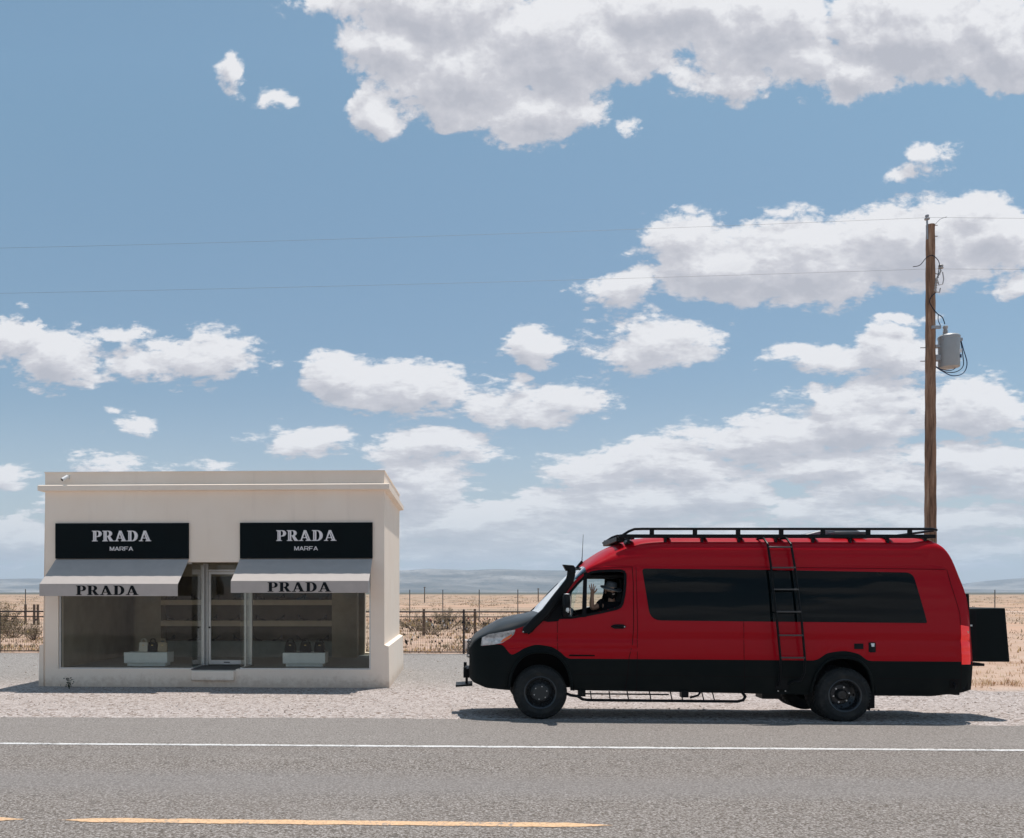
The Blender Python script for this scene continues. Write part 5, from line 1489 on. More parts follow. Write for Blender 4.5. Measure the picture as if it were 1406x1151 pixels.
# ---- mirrors
for s_ in SB:
    mr_ = empty('door_mirror', (px2v(774.5, 830)[0], s_ * 1.16, px2v(774.5, 831)[1]), 0, V)
    mb = MB(); vs = []
    for k, (z, hx, hy) in enumerate(((-.155, .030, .07), (-.135, .046, .10), (0, .054, .115), (.135, .046, .105), (.160, .028, .07))):
        for a in range(16):
            t = 2 * math.pi * a / 16; c_, n_ = math.cos(t), math.sin(t)
            vs.append((hx * math.copysign(abs(c_) ** .6, c_), hy * math.copysign(abs(n_) ** .5, n_), z))
    mb.add(vs, [(k * 16 + a, k * 16 + (a + 1) % 16, k * 16 + 16 + (a + 1) % 16, k * 16 + 16 + a) for k in range(4) for a in range(16)] + [tuple(range(16)), tuple(range(64, 80))])
    mb.build('mirror_shell', M_blk, mr_, smooth=True, angle=60)
    mb = MB(); mb.box(.053, .057, -.085, .085, -.02, .13); mb.box(.053, .057, -.085, .085, -.13, -.035); mb.build('mirror_glass', simple('mirror_silver', (.7, .7, .7), .02, 1), mr_)
    mb = MB(); mb.lathe([(0, 0), (.020, .0), (.026, .02), (.020, .05), (0, .056)], (.012, -s_ * 0 + s_ * .112, -.085), 'z', 12); mb.lathe([(0, 0), (.012, 0), (0, .02)], (.02, s_ * .105, -.10), 'z', 8); mb.build('side_camera', simple('camera_white', (.72, .72, .70), .3), mr_, smooth=True)
    mb = MB(); mb.box(-.03, .04, s_ * -.02, s_ * .09, .156, .170); mb.build('chrome_cap', M_bolt, mr_, bevel=.004)
    mb = MB(); mb.tube([(-.0, -s_ * .21, -.10), (0, -s_ * .10, -.09), (.0, -s_ * .05, -.06)], [.045, .035, .03], 8); mb.build('mirror_arm', M_blk, mr_, smooth=True)
# ---- snorkel
def snork():
    sn = empty('snorkel', (0, 0, 0), 0, V)
    pa = [px2v(*p) for p in ((721, 867), (735, 853), (748, 841), (764, 820), (775, 806), (781.5, 797), (783.5, 789), (783.5, 781))]
    wd = [.065, .070, .068, .066, .064, .062, .060, .056]
    mb = MB(); vs = []; n = 12
    for i, ((x, z), w) in enumerate(zip(pa, wd)):
        a_ = Vector(pa[max(i - 1, 0)]); b_ = Vector(pa[min(i + 1, len(pa) - 1)]); t = (b_ - a_).normalized(); nv = Vector((-t.y, t.x))
        yb_ = -(sy(x, min(z, zs(x))) + .045)
        for k in range(n):
            q = 2 * math.pi * k / n; c_, s1 = math.cos(q), math.sin(q)
            u = w * math.copysign(abs(c_) ** .6, c_); v_ = .055 * math.copysign(abs(s1) ** .6, s1)
            vs.append((x + nv.x * u, yb_ + v_, z + nv.y * u))
    m_ = len(pa)
    mb.add(vs, [(i * n + k, i * n + (k + 1) % n, (i + 1) * n + (k + 1) % n, (i + 1) * n + k) for i in range(m_ - 1) for k in range(n)] + [tuple(range(n)), tuple((m_ - 1) * n + k for k in range(n))])
    mb.build('duct', M_blk, sn, smooth=True, angle=50)
    yb_ = -(sy(.42, 1.9) + .045)
    hp = pv([(771.5, 775), (786, 776), (789.2, 779.5), (789.0, 787), (781, 787), (779.5, 781.5), (777.8, 783.8), (776.2, 783.6)])
    mb = MB(); mb.prism(hp, lambda a, b: (a, yb_ - .065, b), lambda a, b: (a, yb_ + .065, b)); mb.build('air_head', M_blk, sn, bevel=.008)
    mb = MB(); bp_ = pv([(716.5, 867.5), (719, 859.5), (728, 855.5), (737, 848.5), (743, 853), (735, 862), (729.5, 868.5), (719, 870)])
    mb.prism(bp_, lambda a, b: (a, -(sy(a, b) + .05), b), lambda a, b: (a, -(sy(a, b) - .02), b)); mb.build('base_box', M_blk, sn, bevel=.006)
    mb = MB(); q = px2v(717.8, 867.3); mb.cyl((q[0], -sy(*q) - .045, q[1]), (q[0], -sy(*q) - .055, q[1]), .010, n=8); mb.build('bolt', M_bolt, sn)
snork()
# ---- nerf bar
for s_ in SB:
    mb = MB(); ya = s_ * 1.02; zt_, zl_ = .345, .285
    a = px2v(797, 960)[0]; b = px2v(1020, 962)[0]; a0 = px2v(779, 955)[0]
    mb.tube([(a0, s_ * .90, .36), (a0 + .05, s_ * .97, .345), (a0 + .14, ya, zt_ - .005), (a + .02, ya, zl_ + .012), (a + .10, ya, zl_), (b - .10, ya, zl_), (b - .02, ya, zl_ + .02), (b + .01, ya, zl_ + .07), (b, s_ * .93, .40)], .022, 8)
    mb.tube([(a + .05, s_ * .93, .365), (b - 1.05, s_ * .93, .365)], .012, 6)
    for x in (a + .15, a + .42, a + .68, a + 1.0, a + 1.3, a + 1.45, a + 1.75, a + 1.9):
        mb.tube([(x, s_ * .90, .40), (x, ya, zl_)], .009, 5)
    for x in (.55, 2.02): mb.box(x, x + .10, s_ * .86 if s_ > 0 else s_ * .98, s_ * .98 if s_ > 0 else s_ * .86, .33, .42)
    mb.tube([(2.32, s_ * .90, .42), (2.26, s_ * .96, .36), (2.14, s_ * .98, .33)], .016, 6)
    mb.build('side_step', M_blk, V, smooth=True)
# ---- roof rack
rk = empty('roof_rack', (0, 0, 0), 0, V)
YRK = .76
zr_lo = lambda x: 2.705 - .0 * x; zr_hi = lambda x: 2.80
def zr(py, px, yy): # height of a photo row at the rack's near rail
    return Zat(py, vD + (HWD - yy)) 
ZH, ZL_ = zr(726.3, 0, YRK) + 0.0, zr(735.8, 0, YRK)
xa0, xa1, xa2, xb0 = 1.17, 1.30, 1.50, 5.66
for s_ in SB:
    mb = MB(); mb.tube([(xa0 - .02, s_ * YRK, ZL_ - .03), (xa1, s_ * YRK, ZH - .035), (xa1 + .08, s_ * YRK, ZH - .004), (xa2, s_ * YRK, ZH), (xb0 - .02, s_ * YRK, ZH), (xb0 + .05, s_ * (YRK - .03), ZH - .012), (xb0 + .07, s_ * (YRK - .12), ZH - .015)], .019, 8)
    mb.build('rail', M_blk, rk, smooth=True)
    mb = MB(); mb.box(xa0, xb0 + .02, s_ * YRK - .02, s_ * YRK + .02, ZL_ - .032, ZL_ + .022); mb.build('rail', M_blk, rk, bevel=.006)
    for px in (895, 955, 1015, 1075, 1133, 1196, 1254):
        x = px2v(px, 730)[0] + .03; mb = MB(); mb.box(x - .032, x + .032, s_ * YRK - .013, s_ * YRK + .013, ZL_ + .02, ZH); mb.build('post', M_blk, rk, bevel=.004)
    for k in range(9):
        x = 1.3 + k * .53; mb = MB(); mb.box(x - .016, x + .016, s_ * .74 - .03, s_ * .74 + .03, 2.55, ZL_ - .03); mb.build('bracket', M_blk, rk, bevel=.004)
for k in range(9): x = 1.35 + k * .53; mb = MB(); mb.box(x - .045, x + .045, -YRK + .02, YRK - .02, ZL_ - .022, ZL_ + .006); mb.build('crossbar', M_blk, rk)
mb = MB()
mb.box(xb0 - .02, xb0 + .02, -YRK + .02, YRK - .02, ZL_ - .028, ZL_ + .018); mb.tube([(xb0 + .07, -.64, ZH - .015), (xb0 + .07, .64, ZH - .015)], .018, 8)
mb.build('crossbar', M_blk, rk, smooth=True)
mb = MB(); vs = []
mb.add([(xa0 + .09, -.72, ZL_ - .11), (xa0 + .09, .72, ZL_ - .11), (xa1 + .05, .72, ZL_ + .01), (xa1 + .05, -.72, ZL_ + .01), (xa0 + .10, -.72, ZL_ - .125), (xa0 + .10, .72, ZL_ - .125), (xa1 + .06, .72, ZL_ - .01), (xa1 + .06, -.72, ZL_ - .01)], [(0, 1, 2, 3), (4, 5, 6, 7), (0, 1, 5, 4), (1, 2, 6, 5), (2, 3, 7, 6), (3, 0, 4, 7)])
mb.build('wind_fairing', M_blk, rk)
mb = MB(); mb.box(1.13, 1.25, -.70, .60, ZL_ - .085, ZL_ - .005); mb.build('light_bar', M_blk, rk, bevel=.012)
# roof fan housing and panel
mb = MB(); vs = []
fan = [(3.92, ZL_ + .02), (4.02, ZL_ + .055), (4.15, ZH - .012), (4.30, ZH + .022), (4.75, ZH + .024), (4.80, ZH - .005), (4.95, ZL_ + .05), (4.95, ZL_ + .02)]
mb.prism(fan, lambda a, b: (a, -.34, b), lambda a, b: (a, .34, b)); mb.build('roof_fan', simple('fan_cover_grey', (.20, .21, .22), .35, nscale=6), V, bevel=.02)
mb = MB(); mb.box(4.32, 4.80, -.60, -.36, ZL_ + .03, ZL_ + .075); mb.build('vent_box', simple('vent_grey', (.10, .105, .11), .4), V, bevel=.008)
mb = MB(); mb.tube([(.64, .0, 2.20), (.72, .0, 2.32)], [.035, .02], 8); mb.tube([(.715, .0, 2.31), (.722, .0, 2.44), (.735, 0, 2.74)], [.008, .005, .003], 6); mb.build('antenna', M_blk, V, smooth=True)
# ---- ladder
ld = empty('ladder', (0, 0, 0), 0, V)
def lp(px, py, off): x, z = px2v(px, py); return (x, -(sy(x, min(z, 2.25)) + off), z)
M_rung = simple('ladder_rung', (.06, .06, .06), .35, .2, spec=.5)
def ladder_rail(pl, low):
    pts = []
    for px, py, off in pl: pts.append(lp(px, py, off))
    mb = MB(); mb.tube(pts, .0165, 8); mb.build('rail', M_blk, ld, smooth=True)
ladder_rail([(1046.5,738,-.22),(1048.5,736.3,-.16),(1051.8,737,-.05),(1054,745,.05),(1057,775,.10),(1061.5,850,.11),(1066.5,905,.11),(1067,922,.10),(1067.5,932,.05),(1067.8,940,.01)], 0)
ladder_rail([(1078,738,-.22),(1080.5,736.3,-.16),(1083.5,737,-.05),(1086,745,.05),(1089.5,775,.10),(1095,850,.11),(1099.5,905,.11),(1099.5,922,.10),(1096,932,.08),(1087,935,.03),(1081,939,.01)], 0)
for py, a, b in ((749.5, 1054.3, 1086.5), (778, 1057.2, 1089.8), (808, 1059, 1092), (838.5, 1061, 1094.2), (870.5, 1063.4, 1096.5), (901, 1066.2, 1099.2)):
    p, q = lp(a, py, .105), lp(b, py, .105)
    if py < 760: p, q = lp(a, py, .06), lp(b, py, .06)
    mb = MB(); mb.obox(((p[0] + q[0]) / 2, (p[1] + q[1]) / 2, (p[2] + q[2]) / 2), (q[0] - p[0], .050, .022)); mb.build('rung', M_rung, ld, bevel=.005)
mb = MB(); a = lp(1064, 944, .01); mb.box(a[0], a[0] + .18, a[1] - .01, a[1] + .02, a[2] - .02, a[2] + .12); mb.build('foot_bracket', M_blk, ld, bevel=.004)
mb = MB()
for px in (1068, 1078): a = lp(px, 948, .012); mb.cyl((a[0], a[1], a[2]), (a[0], a[1] - .012, a[2]), .009, n=8)
mb.build('bolt', M_bolt, ld)
# ---- rear carrier with cargo box
cr = empty('rear_carrier', (-.09, 0, 0), 0, V)
def rx(px): return px2v(px, 850)[0]
mb = MB()
for yy in (-.62, .62): mb.box(6.235, 6.29, yy - .03, yy + .03, .80, 1.80)
for yy in (-.80, .80): mb.prism([(6.175, 1.84), (6.215, 1.84), (6.262, .80), (6.215, .80)], lambda a, b, yy=yy: (a, yy - .02, b), lambda a, b, yy=yy: (a, yy + .02, b))
for zz_ in (1.79, 1.05): mb.box(6.18, 6.24, -.78, .78, zz_ - .02, zz_ + .02)
mb.box(6.235, 6.285, -.59, .59, 1.74, 1.80); mb.box(6.235, 6.285, -.59, .59, .80, .86); mb.box(6.10, 6.235, -.66, -.60, 1.70, 1.80); mb.box(6.12, 6.235, -.66, -.60, 1.28, 1.34); mb.box(6.15, 6.235, -.64, -.56, .88, .96)
mb.box(6.29, 6.62, -.5, .5, .775, .815); mb.box(6.21, 6.30, -.62, -.50, .66, .80); mb.box(6.22, 6.27, -.80, -.70, .74, .86)
mb.build('carrier_frame', M_blk, cr, bevel=.006)
xA, xB, xBb = 6.36, 6.91, 6.98
mb = MB(); zt1, zb1 = 1.63, .84; yn = -.50
vs = [(xA, yn, zb1), (xBb, yn, zb1), (xB, yn, zt1), (xA, yn, zt1 - .01), (xA, .50, zb1), (xBb, .50, zb1), (xB, .50, zt1), (xA, .50, zt1 - .01)]
mb.add(vs, [(0, 1, 2, 3), (4, 5, 6, 7), (0, 1, 5, 4), (1, 2, 6, 5), (2, 3, 7, 6), (3, 0, 4, 7)]); bx = mb.build('cargo_box', M_clad, cr, bevel=.012)
mb = MB(); mb.box(xA + .005, xA + .13, yn - .012, yn - .001, zb1 + .02, zt1 - .03); mb.build('hinge_panel', M_seal, bx, bevel=.003)
mb = MB(); mb.box(xA + .02, xA + .07, yn - .024, yn - .013, 1.36, 1.385); mb.build('latch', M_bolt, bx, bevel=.003)
mb = MB(); mb.box(6.065, 6.085, -.80, -.77, 1.71, 1.75); mb.build('marker_lamp', M_tail, V, bevel=.004)
# tow hitch below the tail
mb = MB(); mb.box(5.65, 6.03, -.55, .55, .36, .46); mb.box(5.93, 6.01, -.8, .8, .38, .45); mb.tube([(5.3, -.4, .37), (5.5, -.45, .34), (5.7, -.4, .38)], .012, 6); mb.build('tow_bar', M_blk, V, bevel=.006)

# ---- cab interior
ci = empty('cab_interior', (0, 0, 0), 0, V)
loft('inner_skin', -.02, 1.52, lambda x: .80 if x > .54 else 1.06, lambda x: max(1.1, zs(x) - .01), 60, M_lin, ci, hole=HOLE_IN, off=-.030, step=.02)
mb = MB(); mb.box(.52, 1.5, -.90, .90, .76, .80); mb.box(1.50, 1.53, -.84, .84, .80, 2.20); mb.build('cab_floor', M_lin, ci)
# headliner following the roof
mb = MB(); vs = []
xs_ = [.70, .85, 1.0, 1.25, 1.5]
for x in xs_:
    for k in range(-8, 9):
        q = k / 8; w = (sy(x, zs(x)) - .035); vs.append((x, w * q, zs(x) + (ztop(x) - zs(x) - .04) * (1 - abs(q) ** 2.6) ** .45 - .01))
mb.add(vs, [(i * 17 + k, (i + 1) * 17 + k, (i + 1) * 17 + k + 1, i * 17 + k + 1) for i in range(4) for k in range(16)]); mb.build('headliner', M_lin, ci, smooth=True)
mb = MB(); mb.box(.60, 1.46, -.55, .72, 2.055, 2.10); mb.box(.60, .64, -.55, .72, 2.10, 2.2); mb.box(.90, 1.46, .70, .722, 2.10, 2.30); mb.build('overhead_shelf', M_lin, ci, bevel=.01)
mb = MB(); dsh = [(-.02, 1.2), (-.02, 1.46), (.10, 1.50), (.34, 1.49), (.47, 1.44), (.52, 1.30), (.46, 1.12), (.30, 1.08), (0, 1.08)]
mb.prism(dsh, lambda a, b: (a, -.88, b), lambda a, b: (a, .88, b)); mb.build('dashboard', M_lin, ci, bevel=.015)
mb = MB(); mb.prism([(.22, 1.48), (.30, 1.60), (.46, 1.58), (.50, 1.46)], lambda a, b: (a, -.62, b), lambda a, b: (a, -.24, b)); mb.build('instrument_hood', M_lin, ci, bevel=.02)
# steering wheel
mb = MB(); C = Vector((.62, -.42, 1.43)); ax = Vector((.80, 0, .60)); u = Vector((0, 1, 0)); v_ = ax.cross(u)
mb.tube([C + u * (.20 * math.cos(t)) + v_ * (.20 * math.sin(t)) for t in np.linspace(0, 2 * math.pi, 28)[:-1]], .016, 8, closed=True)
for t in (0, math.pi, -math.pi / 2, ): mb.tube([C - ax * .02, C + u * (.2 * math.cos(t)) + v_ * (.2 * math.sin(t))], .014, 6)
mb.cyl(C - ax * .05, C, .07, .06, 16); mb.tube([C - ax * .05, C - ax * .26], .035, 8); mb.build('steering_wheel', M_seal, ci, smooth=True)
for s_ in SB:
    st = empty('cab_seat', (1.10, s_ * .48, .80), 0, ci)
    mb = MB(); mb.box(-.28, .26, -.24, .24, .30, .44); mb.box(-.2, .2, -.2, .2, .0, .3); mb.build('seat_cushion', M_seat, st, bevel=.04, seg=3)
    mb = MB(); bk = [(.16, .42), (.30, .42), (.40, 1.02), (.36, 1.06), (.28, 1.04)]
    mb.prism(bk, lambda a, b: (a, -.24, b), lambda a, b: (a, .24, b)); mb.build('seat_back', M_seat, st, bevel=.035, seg=3)
    mb = MB(); mb.box(.30, .40, -.13, .13, 1.10, 1.28); mb.tube([(.34, -.06, 1.0), (.35, -.06, 1.12)], .008, 6); mb.build('head_rest', M_seat, st, bevel=.03, seg=3)
M_paper = simple('white_card', (.72, .70, .66), .7, nscale=9, namp=.08)
# ================================================================== DRIVER
def to_world(p): return V.matrix_world @ Vector(p)
bpy.context.view_layer.update()
M_skin = simple('skin', (.42, .24, .16), .5, nscale=18, namp=.14); M_shirt = simple('black_tee_shirt', (.008, .008, .010), .85, nscale=30); M_hair = simple('beard_black', (.010, .008, .007), .7, nscale=60, namp=.4)
M_hat = simple('hat_felt', (.085, .10, .115), .8, nscale=30, namp=.2); M_hatb = simple('hat_brim_under', (.10, .09, .075), .8); M_shade = simple('sunglass_lens', (.004, .004, .005), .05, coat=1); M_teeth = simple('teeth', (.75, .72, .66), .3)
def driver():
    # local frame of the figure: x along van (rearwards), y depth (camera side is -), z up; origin at the seat
    ox, oy, oz = 1.03, -.56, 1.275
    t = empty('person', V.matrix_world @ Vector((ox, oy, oz)), VYAW)
    tag(t, 'bearded driver in black tee shirt, sunglasses and wide hat waving from the van window', 'person')
    def skin(name, chains, mat, sub=2, parent=t, root=0):
        # chains: list of lists of (pos, radius[,radius2]); consecutive lists may start with an index of an existing vertex
        vs, es, rs = [], [], []
        for ch in chains:
            prev = None
            for it in ch:
                if isinstance(it, int): prev = it; continue
                vs.append(it[0]); rs.append((it[1], it[2] if len(it) > 2 else it[1])); i = len(vs) - 1
                if prev is not None: es.append((prev, i))
                prev = i
        me = bpy.data.meshes.new(name); me.from_pydata(vs, es, []); ob = bpy.data.objects.new(name, me); COL.objects.link(ob)
        sk = ob.modifiers.new('skin', 'SKIN'); sk.use_smooth_shade = True
        if not me.skin_vertices: me.skin_vertices.new(name='')
        for i, r_ in enumerate(rs): me.skin_vertices[0].data[i].radius = r_; me.skin_vertices[0].data[i].use_root = (i == root)
        ss = ob.modifiers.new('sub', 'SUBSURF'); ss.levels = sub; ss.render_levels = sub
        bpy.context.view_layer.update()
        dg = bpy.context.evaluated_depsgraph_get(); m2 = bpy.data.meshes.new_from_object(ob.evaluated_get(dg))
        bpy.data.objects.remove(ob); m2.materials.clear(); m2.materials.append(mat); m2.name = name
        m2.polygons.foreach_set('use_smooth', [True] * len(m2.polygons))
        o2 = bpy.data.objects.new(name, m2); COL.objects.link(o2); o2.parent = parent; return o2
    # key points (metres). shoulders turned towards the window, leaning forward
    hc = Vector((.045, -.04, .585))            # head centre
    chest, pelvis, neck = Vector((.06, .03, .27)), Vector((.10, .05, -.02)), Vector((.06, -.005, .43))
    shR, shL = Vector((-.10, .02, .40)), Vector((.22, -.04, .34))
    elR, wrR = Vector((-.240, -.05, .315)), Vector((-.240, -.075, .530))
    body = [
        [(tuple(pelvis), .12, .10), ((.09, .04, .13), .12, .095), (tuple(chest), .12, .09), ((.06, .015, .37), .075, .07), (tuple(neck), .058), (tuple(hc + Vector((0, .02, -.09))), .058)],
        [2, (tuple(shR), .055), ((-.175, -.01, .345), .047), (tuple(elR), .041), ((-.246, -.062, .42), .036), (tuple(wrR), .026), ((-.239, -.078, .560), .029, .036), ((-.237, -.080, .600), .018, .039)],
        [2, (tuple(shL), .068), ((.27, -.06, .22), .05), ((.28, -.08, .10), .042), ((.18, -.16, .07), .034)],
        [0, ((-.10, .02, -.04), .085), ((-.32, .0, -.06), .065), ((-.36, .0, -.30), .05)],
    ]
    bd = skin('body', body, M_skin, 2)
    # fingers and thumb: joined into the body mesh so that the figure stays one surface object
    fm = []
    palm = Vector((-.204, -.082, .53)); HO = Vector((-.033, 0, .055))
    F = [((-.232, -.084, .548), (-.245, -.088, .590), (-.250, -.094, .622), .0082), ((-.214, -.086, .556), (-.220, -.090, .606), (-.221, -.098, .642), .0086),
         ((-.195, -.086, .556), (-.193, -.090, .602), (-.189, -.097, .636), .0084), ((-.178, -.084, .548), (-.169, -.087, .584), (-.162, -.092, .610), .0076)]
    objs = [bd]
    for a, b, c, r_ in [tuple(tuple(Vector(q) + HO) if not isinstance(q, float) else q for q in f_) for f_ in F]: objs.append(skin('f', [[((a[0] * .7 + (palm[0] - .033) * .3, a[1], a[2] - .02), r_ * 1.1), (a, r_ * 1.1), (b, r_), (c, r_ * .82)]], M_skin, 2))
    objs.append(skin('f', [[((-.223, -.082, .555), .014), ((-.198, -.092, .575), .012), ((-.179, -.098, .601), .0105), ((-.172, -.100, .620), .009)]], M_skin, 2))
    # head: sculpted from a UV grid
    def head_pt(th, ph, grow=0):   # th azimuth (0 = face, towards -y), ph latitude
        c, s = math.cos(ph), math.sin(ph)
        wx = .077; wy = .096; wz = .116
        x = wx * c * math.sin(th); y = -wy * c * math.cos(th); z = wz * s
        f = max(0, math.cos(th)) * c
        if z < 0: # jaw tapers
            k = min(1, -z / wz); x *= 1 - .32 * k * k; y = y * (1 - .18 * k) - .010 * k * f
        if f > 0:
            y -= .022 * math.exp(-((x / .013) ** 2)) * math.exp(-(((z + .008) / .022) ** 2)) * f           # nose tip
            y -= .010 * math.exp(-((x / .010) ** 2)) * math.exp(-(((z - .016) / .026) ** 2)) * f           # nose bridge
            for sx_ in (-1, 1): y += .010 * math.exp(-(((x - sx_ * .031) / .017) ** 2)) * math.exp(-(((z - .022) / .013) ** 2)) * f  # sockets
            y -= .006 * math.exp(-((z - .045) / .016) ** 2) * f * math.exp(-(x / .05) ** 2)                # brow
            y -= .006 * math.exp(-(((z + .047) / .010) ** 2)) * math.exp(-((x / .026) ** 2)) * f           # lips
            y -= .008 * math.exp(-(((z + .088) / .018) ** 2)) * math.exp(-((x / .022) ** 2)) * f           # chin
            for sx_ in (-1, 1): y -= .005 * math.exp(-(((x - sx_ * .040) / .018) ** 2)) * math.exp(-(((z + .015) / .018) ** 2)) * f
        return Vector((x, y, z)) * (1 + grow)
    Rh = Matrix.Rotation(R(10), 3, 'Z') @ Matrix.Rotation(R(-6), 3, 'Y')
    mb = MB(); n, m_ = 40, 28
    vs = [hc + Rh @ head_pt(2 * math.pi * i / n, -math.pi / 2 + math.pi * j / m_) for j in range(m_ + 1) for i in range(n)]
    mb.add(vs, [(j * n + i, j * n + (i + 1) % n, (j + 1) * n + (i + 1) % n, (j + 1) * n + i) for j in range(m_) for i in range(n)])
    for sx_ in (-1, 1):
        e = hc + Rh @ Vector((sx_ * .078, .004, .002)); q = [(e + Rh @ Vector((sx_ * .004 + sx_ * .010 * abs(math.sin(a)), .016 * math.cos(a), .030 * math.sin(a)))) for a in np.linspace(0, 2 * math.pi, 12)[:-1]]
        mb.tube(q, .0065, 6, closed=True); mb.lathe([(0, -.004), (.016, 0), (0, .006)], tuple(e), 'x', 10)
    objs.append(mb.build('f', M_skin, t, smooth=True, angle=180))
    # join
    bm = bmesh.new()
    for o_ in objs: bm.from_mesh(o_.data)
    me = bpy.data.meshes.new('body'); bm.to_mesh(me); bm.free(); me.materials.append(M_skin)
    me.polygons.foreach_set('use_smooth', [True] * len(me.polygons))
    for o_ in objs: bpy.data.objects.remove(o_)
    body_o = bpy.data.objects.new('body', me); COL.objects.link(body_o); body_o.parent = t
    # shirt
    sh = [[((.10, .05, -.03), .162, .132), ((.09, .04, .13), .162, .132), ((.06, .03, .27), .166, .132), ((.06, .012, .355), .108, .10)],
          [2, (tuple(shR + Vector((.005, .002, 0))), .082), ((-.170, -.005, .35), .062)],
          [2, (tuple(shL), .080), ((.268, -.058, .225), .064)]]
    skin('tee_shirt', sh, M_shirt, 2)
    skin('trousers', [[((.10, .05, -.06), .14, .13), ((-.10, .02, -.055), .10), ((-.32, 0, -.07), .08), ((-.36, 0, -.31), .065)]], simple('trousers', (.02, .022, .03), .85), 2)
    # neckline
    # beard: shell over the jaw
    mb = MB(); vs = []; n, m_ = 36, 12
    for j in range(m_ + 1):
        for i in range(n + 1):
            th = R(-112 + 224 * i / n); top = -.10 - .30 * max(0, math.cos(th)) ** 3 if abs(math.degrees(th)) < 60 else -.02 + .28 * (abs(math.degrees(th)) - 60) / 52
            if abs(math.degrees(th)) < 60: top = -.02 - .20 * math.cos(th) ** 6
            ph = -1.35 + (top + 1.35) * j / m_
            p = head_pt(th, ph, .045 + .05 * max(0, -math.sin(ph)) * max(0, math.cos(th)))
            vs.append(hc + Rh @ p)
    fs = []
    for j in range(m_):
        for i in range(n):
            a = (j * (n + 1) + i, j * (n + 1) + i + 1, (j + 1) * (n + 1) + i + 1, (j + 1) * (n + 1) + i)
            c = Rh.inverted() @ (sum((vs[k] for k in a), Vector()) / 4 - hc)
            if abs(c.x) < .024 and -.058 < c.z < -.036 and c.y < 0: continue      # mouth
            fs.append(a)
    mb.add(vs, fs); mb.build('beard', M_hair, t, smooth=True, angle=180)
    mb = MB(); c = hc + Rh @ Vector((0, -.096, -.0465))
    q = [c + Rh @ Vector((.021 * math.cos(a), 0, .0055 * math.sin(a) - .004 * (1 - abs(math.cos(a))) + .004 * math.cos(a) ** 2)) for a in np.linspace(0, 2 * math.pi, 18)[:-1]]
    mb.add(q + [p + Rh @ Vector((0, .012, 0)) for p in q], [tuple(range(17))] + [(i, (i + 1) % 17, 17 + (i + 1) % 17, 17 + i) for i in range(17)]); mb.build('teeth', M_teeth, t)
    # moustache
    mb = MB(); mb.tube([hc + Rh @ Vector(p) for p in ((-.034, -.083, -.052), (-.020, -.100, -.032), (0, -.108, -.027), (.020, -.100, -.032), (.034, -.083, -.052))], [.004, .008, .008, .008, .004], 6); mb.build('moustache', M_hair, t, smooth=True)
    # sunglasses
    mb = MB()
    for sx_ in (-1, 1):
        c = Vector((sx_ * .032, -.098, .022)); P_ = [(math.cos(a), math.sin(a)) for a in np.linspace(0, 2 * math.pi, 17)[:-1]]
        f = lambda k: [hc + Rh @ (c + Vector((.026 * math.copysign(abs(a) ** .7, a), k + .006 * abs(a * sx_ > 0) * abs(a), .019 * math.copysign(abs(b) ** .7, b)))) for a, b in P_]
        A_, B_ = f(0), f(.005); mb.add(A_ + B_, [tuple(range(16)), tuple(range(16, 32))] + [(i, (i + 1) % 16, 16 + (i + 1) % 16, 16 + i) for i in range(16)])
        mb.tube([hc + Rh @ Vector(p) for p in ((sx_ * .056, -.090, .028), (sx_ * .076, -.05, .026), (sx_ * .082, .01, .018))], .003, 5)
    mb.tube([hc + Rh @ Vector(p) for p in ((-.010, -.100, .028), (0, -.106, .030), (.010, -.100, .028))], .003, 5)
    mb.build('sunglasses', M_shade, t, smooth=True)
    # hat: wavy brim and soft crown
    Rt = Matrix.Rotation(R(10), 3, 'Z') @ Matrix.Rotation(R(10), 3, 'X') @ Matrix.Rotation(R(8), 3, 'Y'); hb = hc + Vector((0, .008, .052))
    mb = MB(); n = 44; rows = [(.082, .092, -.004), (.105, .115, -.004), (.130, .140, -.008), (.152, .160, -.018), (.158, .166, -.024)]
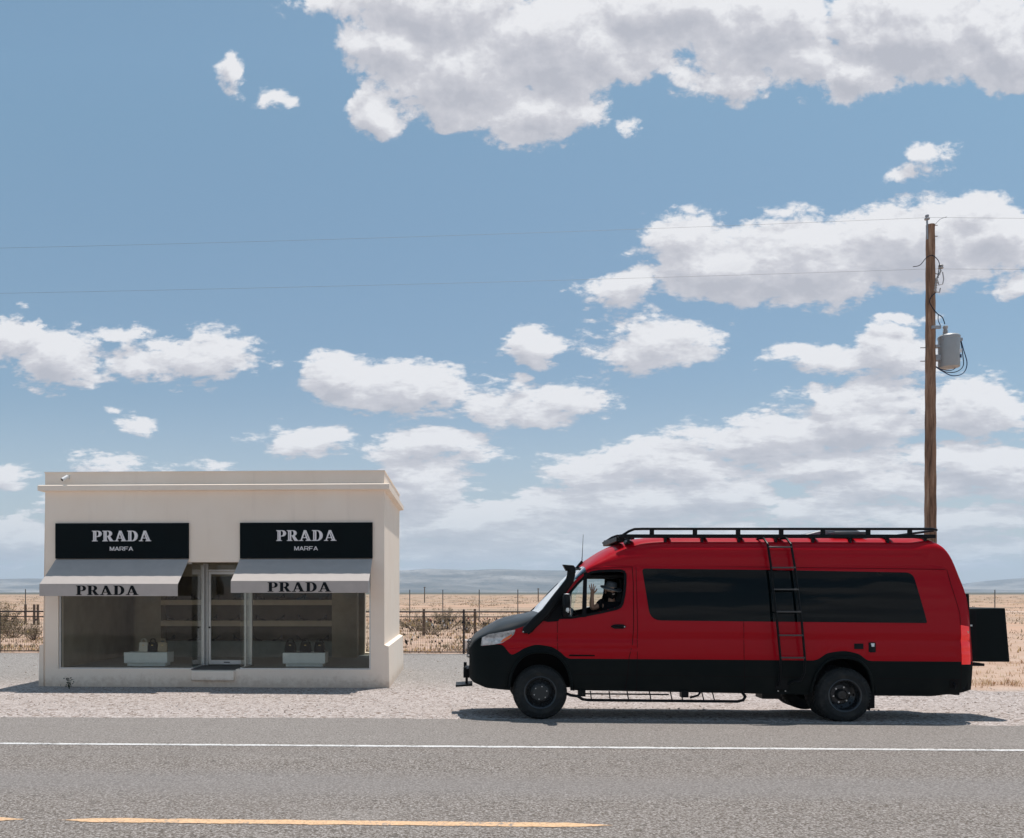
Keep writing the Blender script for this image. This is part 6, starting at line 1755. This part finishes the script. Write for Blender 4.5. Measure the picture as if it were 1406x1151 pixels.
    def br(a, rx_, ry_, z, dz): return hb + Rt @ Vector((rx_ * math.cos(a), ry_ * math.sin(a), z + dz + (rx_ - .08) * .28 * math.cos(2 * a) * .5 + (rx_ - .08) * .12 * math.sin(3 * a + .6)))
    vs = []
    for dz in (0, .006):
        for rx_, ry_, z in rows: vs += [br(2 * math.pi * i / n, rx_, ry_, z, dz) for i in range(n)]
    K = len(rows); fs = []
    for L_ in (0, 1):
        for j in range(K - 1):
            for i in range(n): fs.append(((L_ * K + j) * n + i, (L_ * K + j) * n + (i + 1) % n, (L_ * K + j + 1) * n + (i + 1) % n, (L_ * K + j + 1) * n + i))
    for i in range(n): fs.append(((K - 1) * n + i, (K - 1) * n + (i + 1) % n, (2 * K - 1) * n + (i + 1) % n, (2 * K - 1) * n + i))
    mb.add(vs, fs); ht = empty('hat', (0, 0, 0), 0, t); mb.build('brim', M_hat, ht, smooth=True, angle=50)
    mb = MB(); mb.tube([br(2 * math.pi * i / n, .158, .166, -.024, .003) for i in range(n)], .0038, 6, closed=True); mb.build('brim_edge', simple('hat_edge_pale', (.45, .43, .38), .7), ht, smooth=True)
    cr_ = [(.084, .094, -.004), (.083, .093, .03), (.079, .088, .062), (.068, .076, .080), (.045, .05, .086), (.0, .0, .082)]
    mb = MB(); vs = []
    for rx_, ry_, z in cr_: vs += [hb + Rt @ Vector((rx_ * math.cos(2 * math.pi * i / n) , ry_ * math.sin(2 * math.pi * i / n), z)) for i in range(n)]
    mb.add(vs, [(j * n + i, j * n + (i + 1) % n, (j + 1) * n + (i + 1) % n, (j + 1) * n + i) for j in range(5) for i in range(n)]); mb.build('crown', M_hat, ht, smooth=True, angle=60)
    mb = MB(); mb.lathe([(1.012, .002), (1.015, .024)], n=n); mb.v = [tuple(hb + Rt @ Vector((p[0] * .0845, p[1] * .0945, p[2]))) for p in mb.v]; mb.f = mb.f[:n]; mb.mi = mb.mi[:n]
    mb.build('hat_band', simple('hat_band', (.16, .155, .14), .8), ht, smooth=True)
driver()
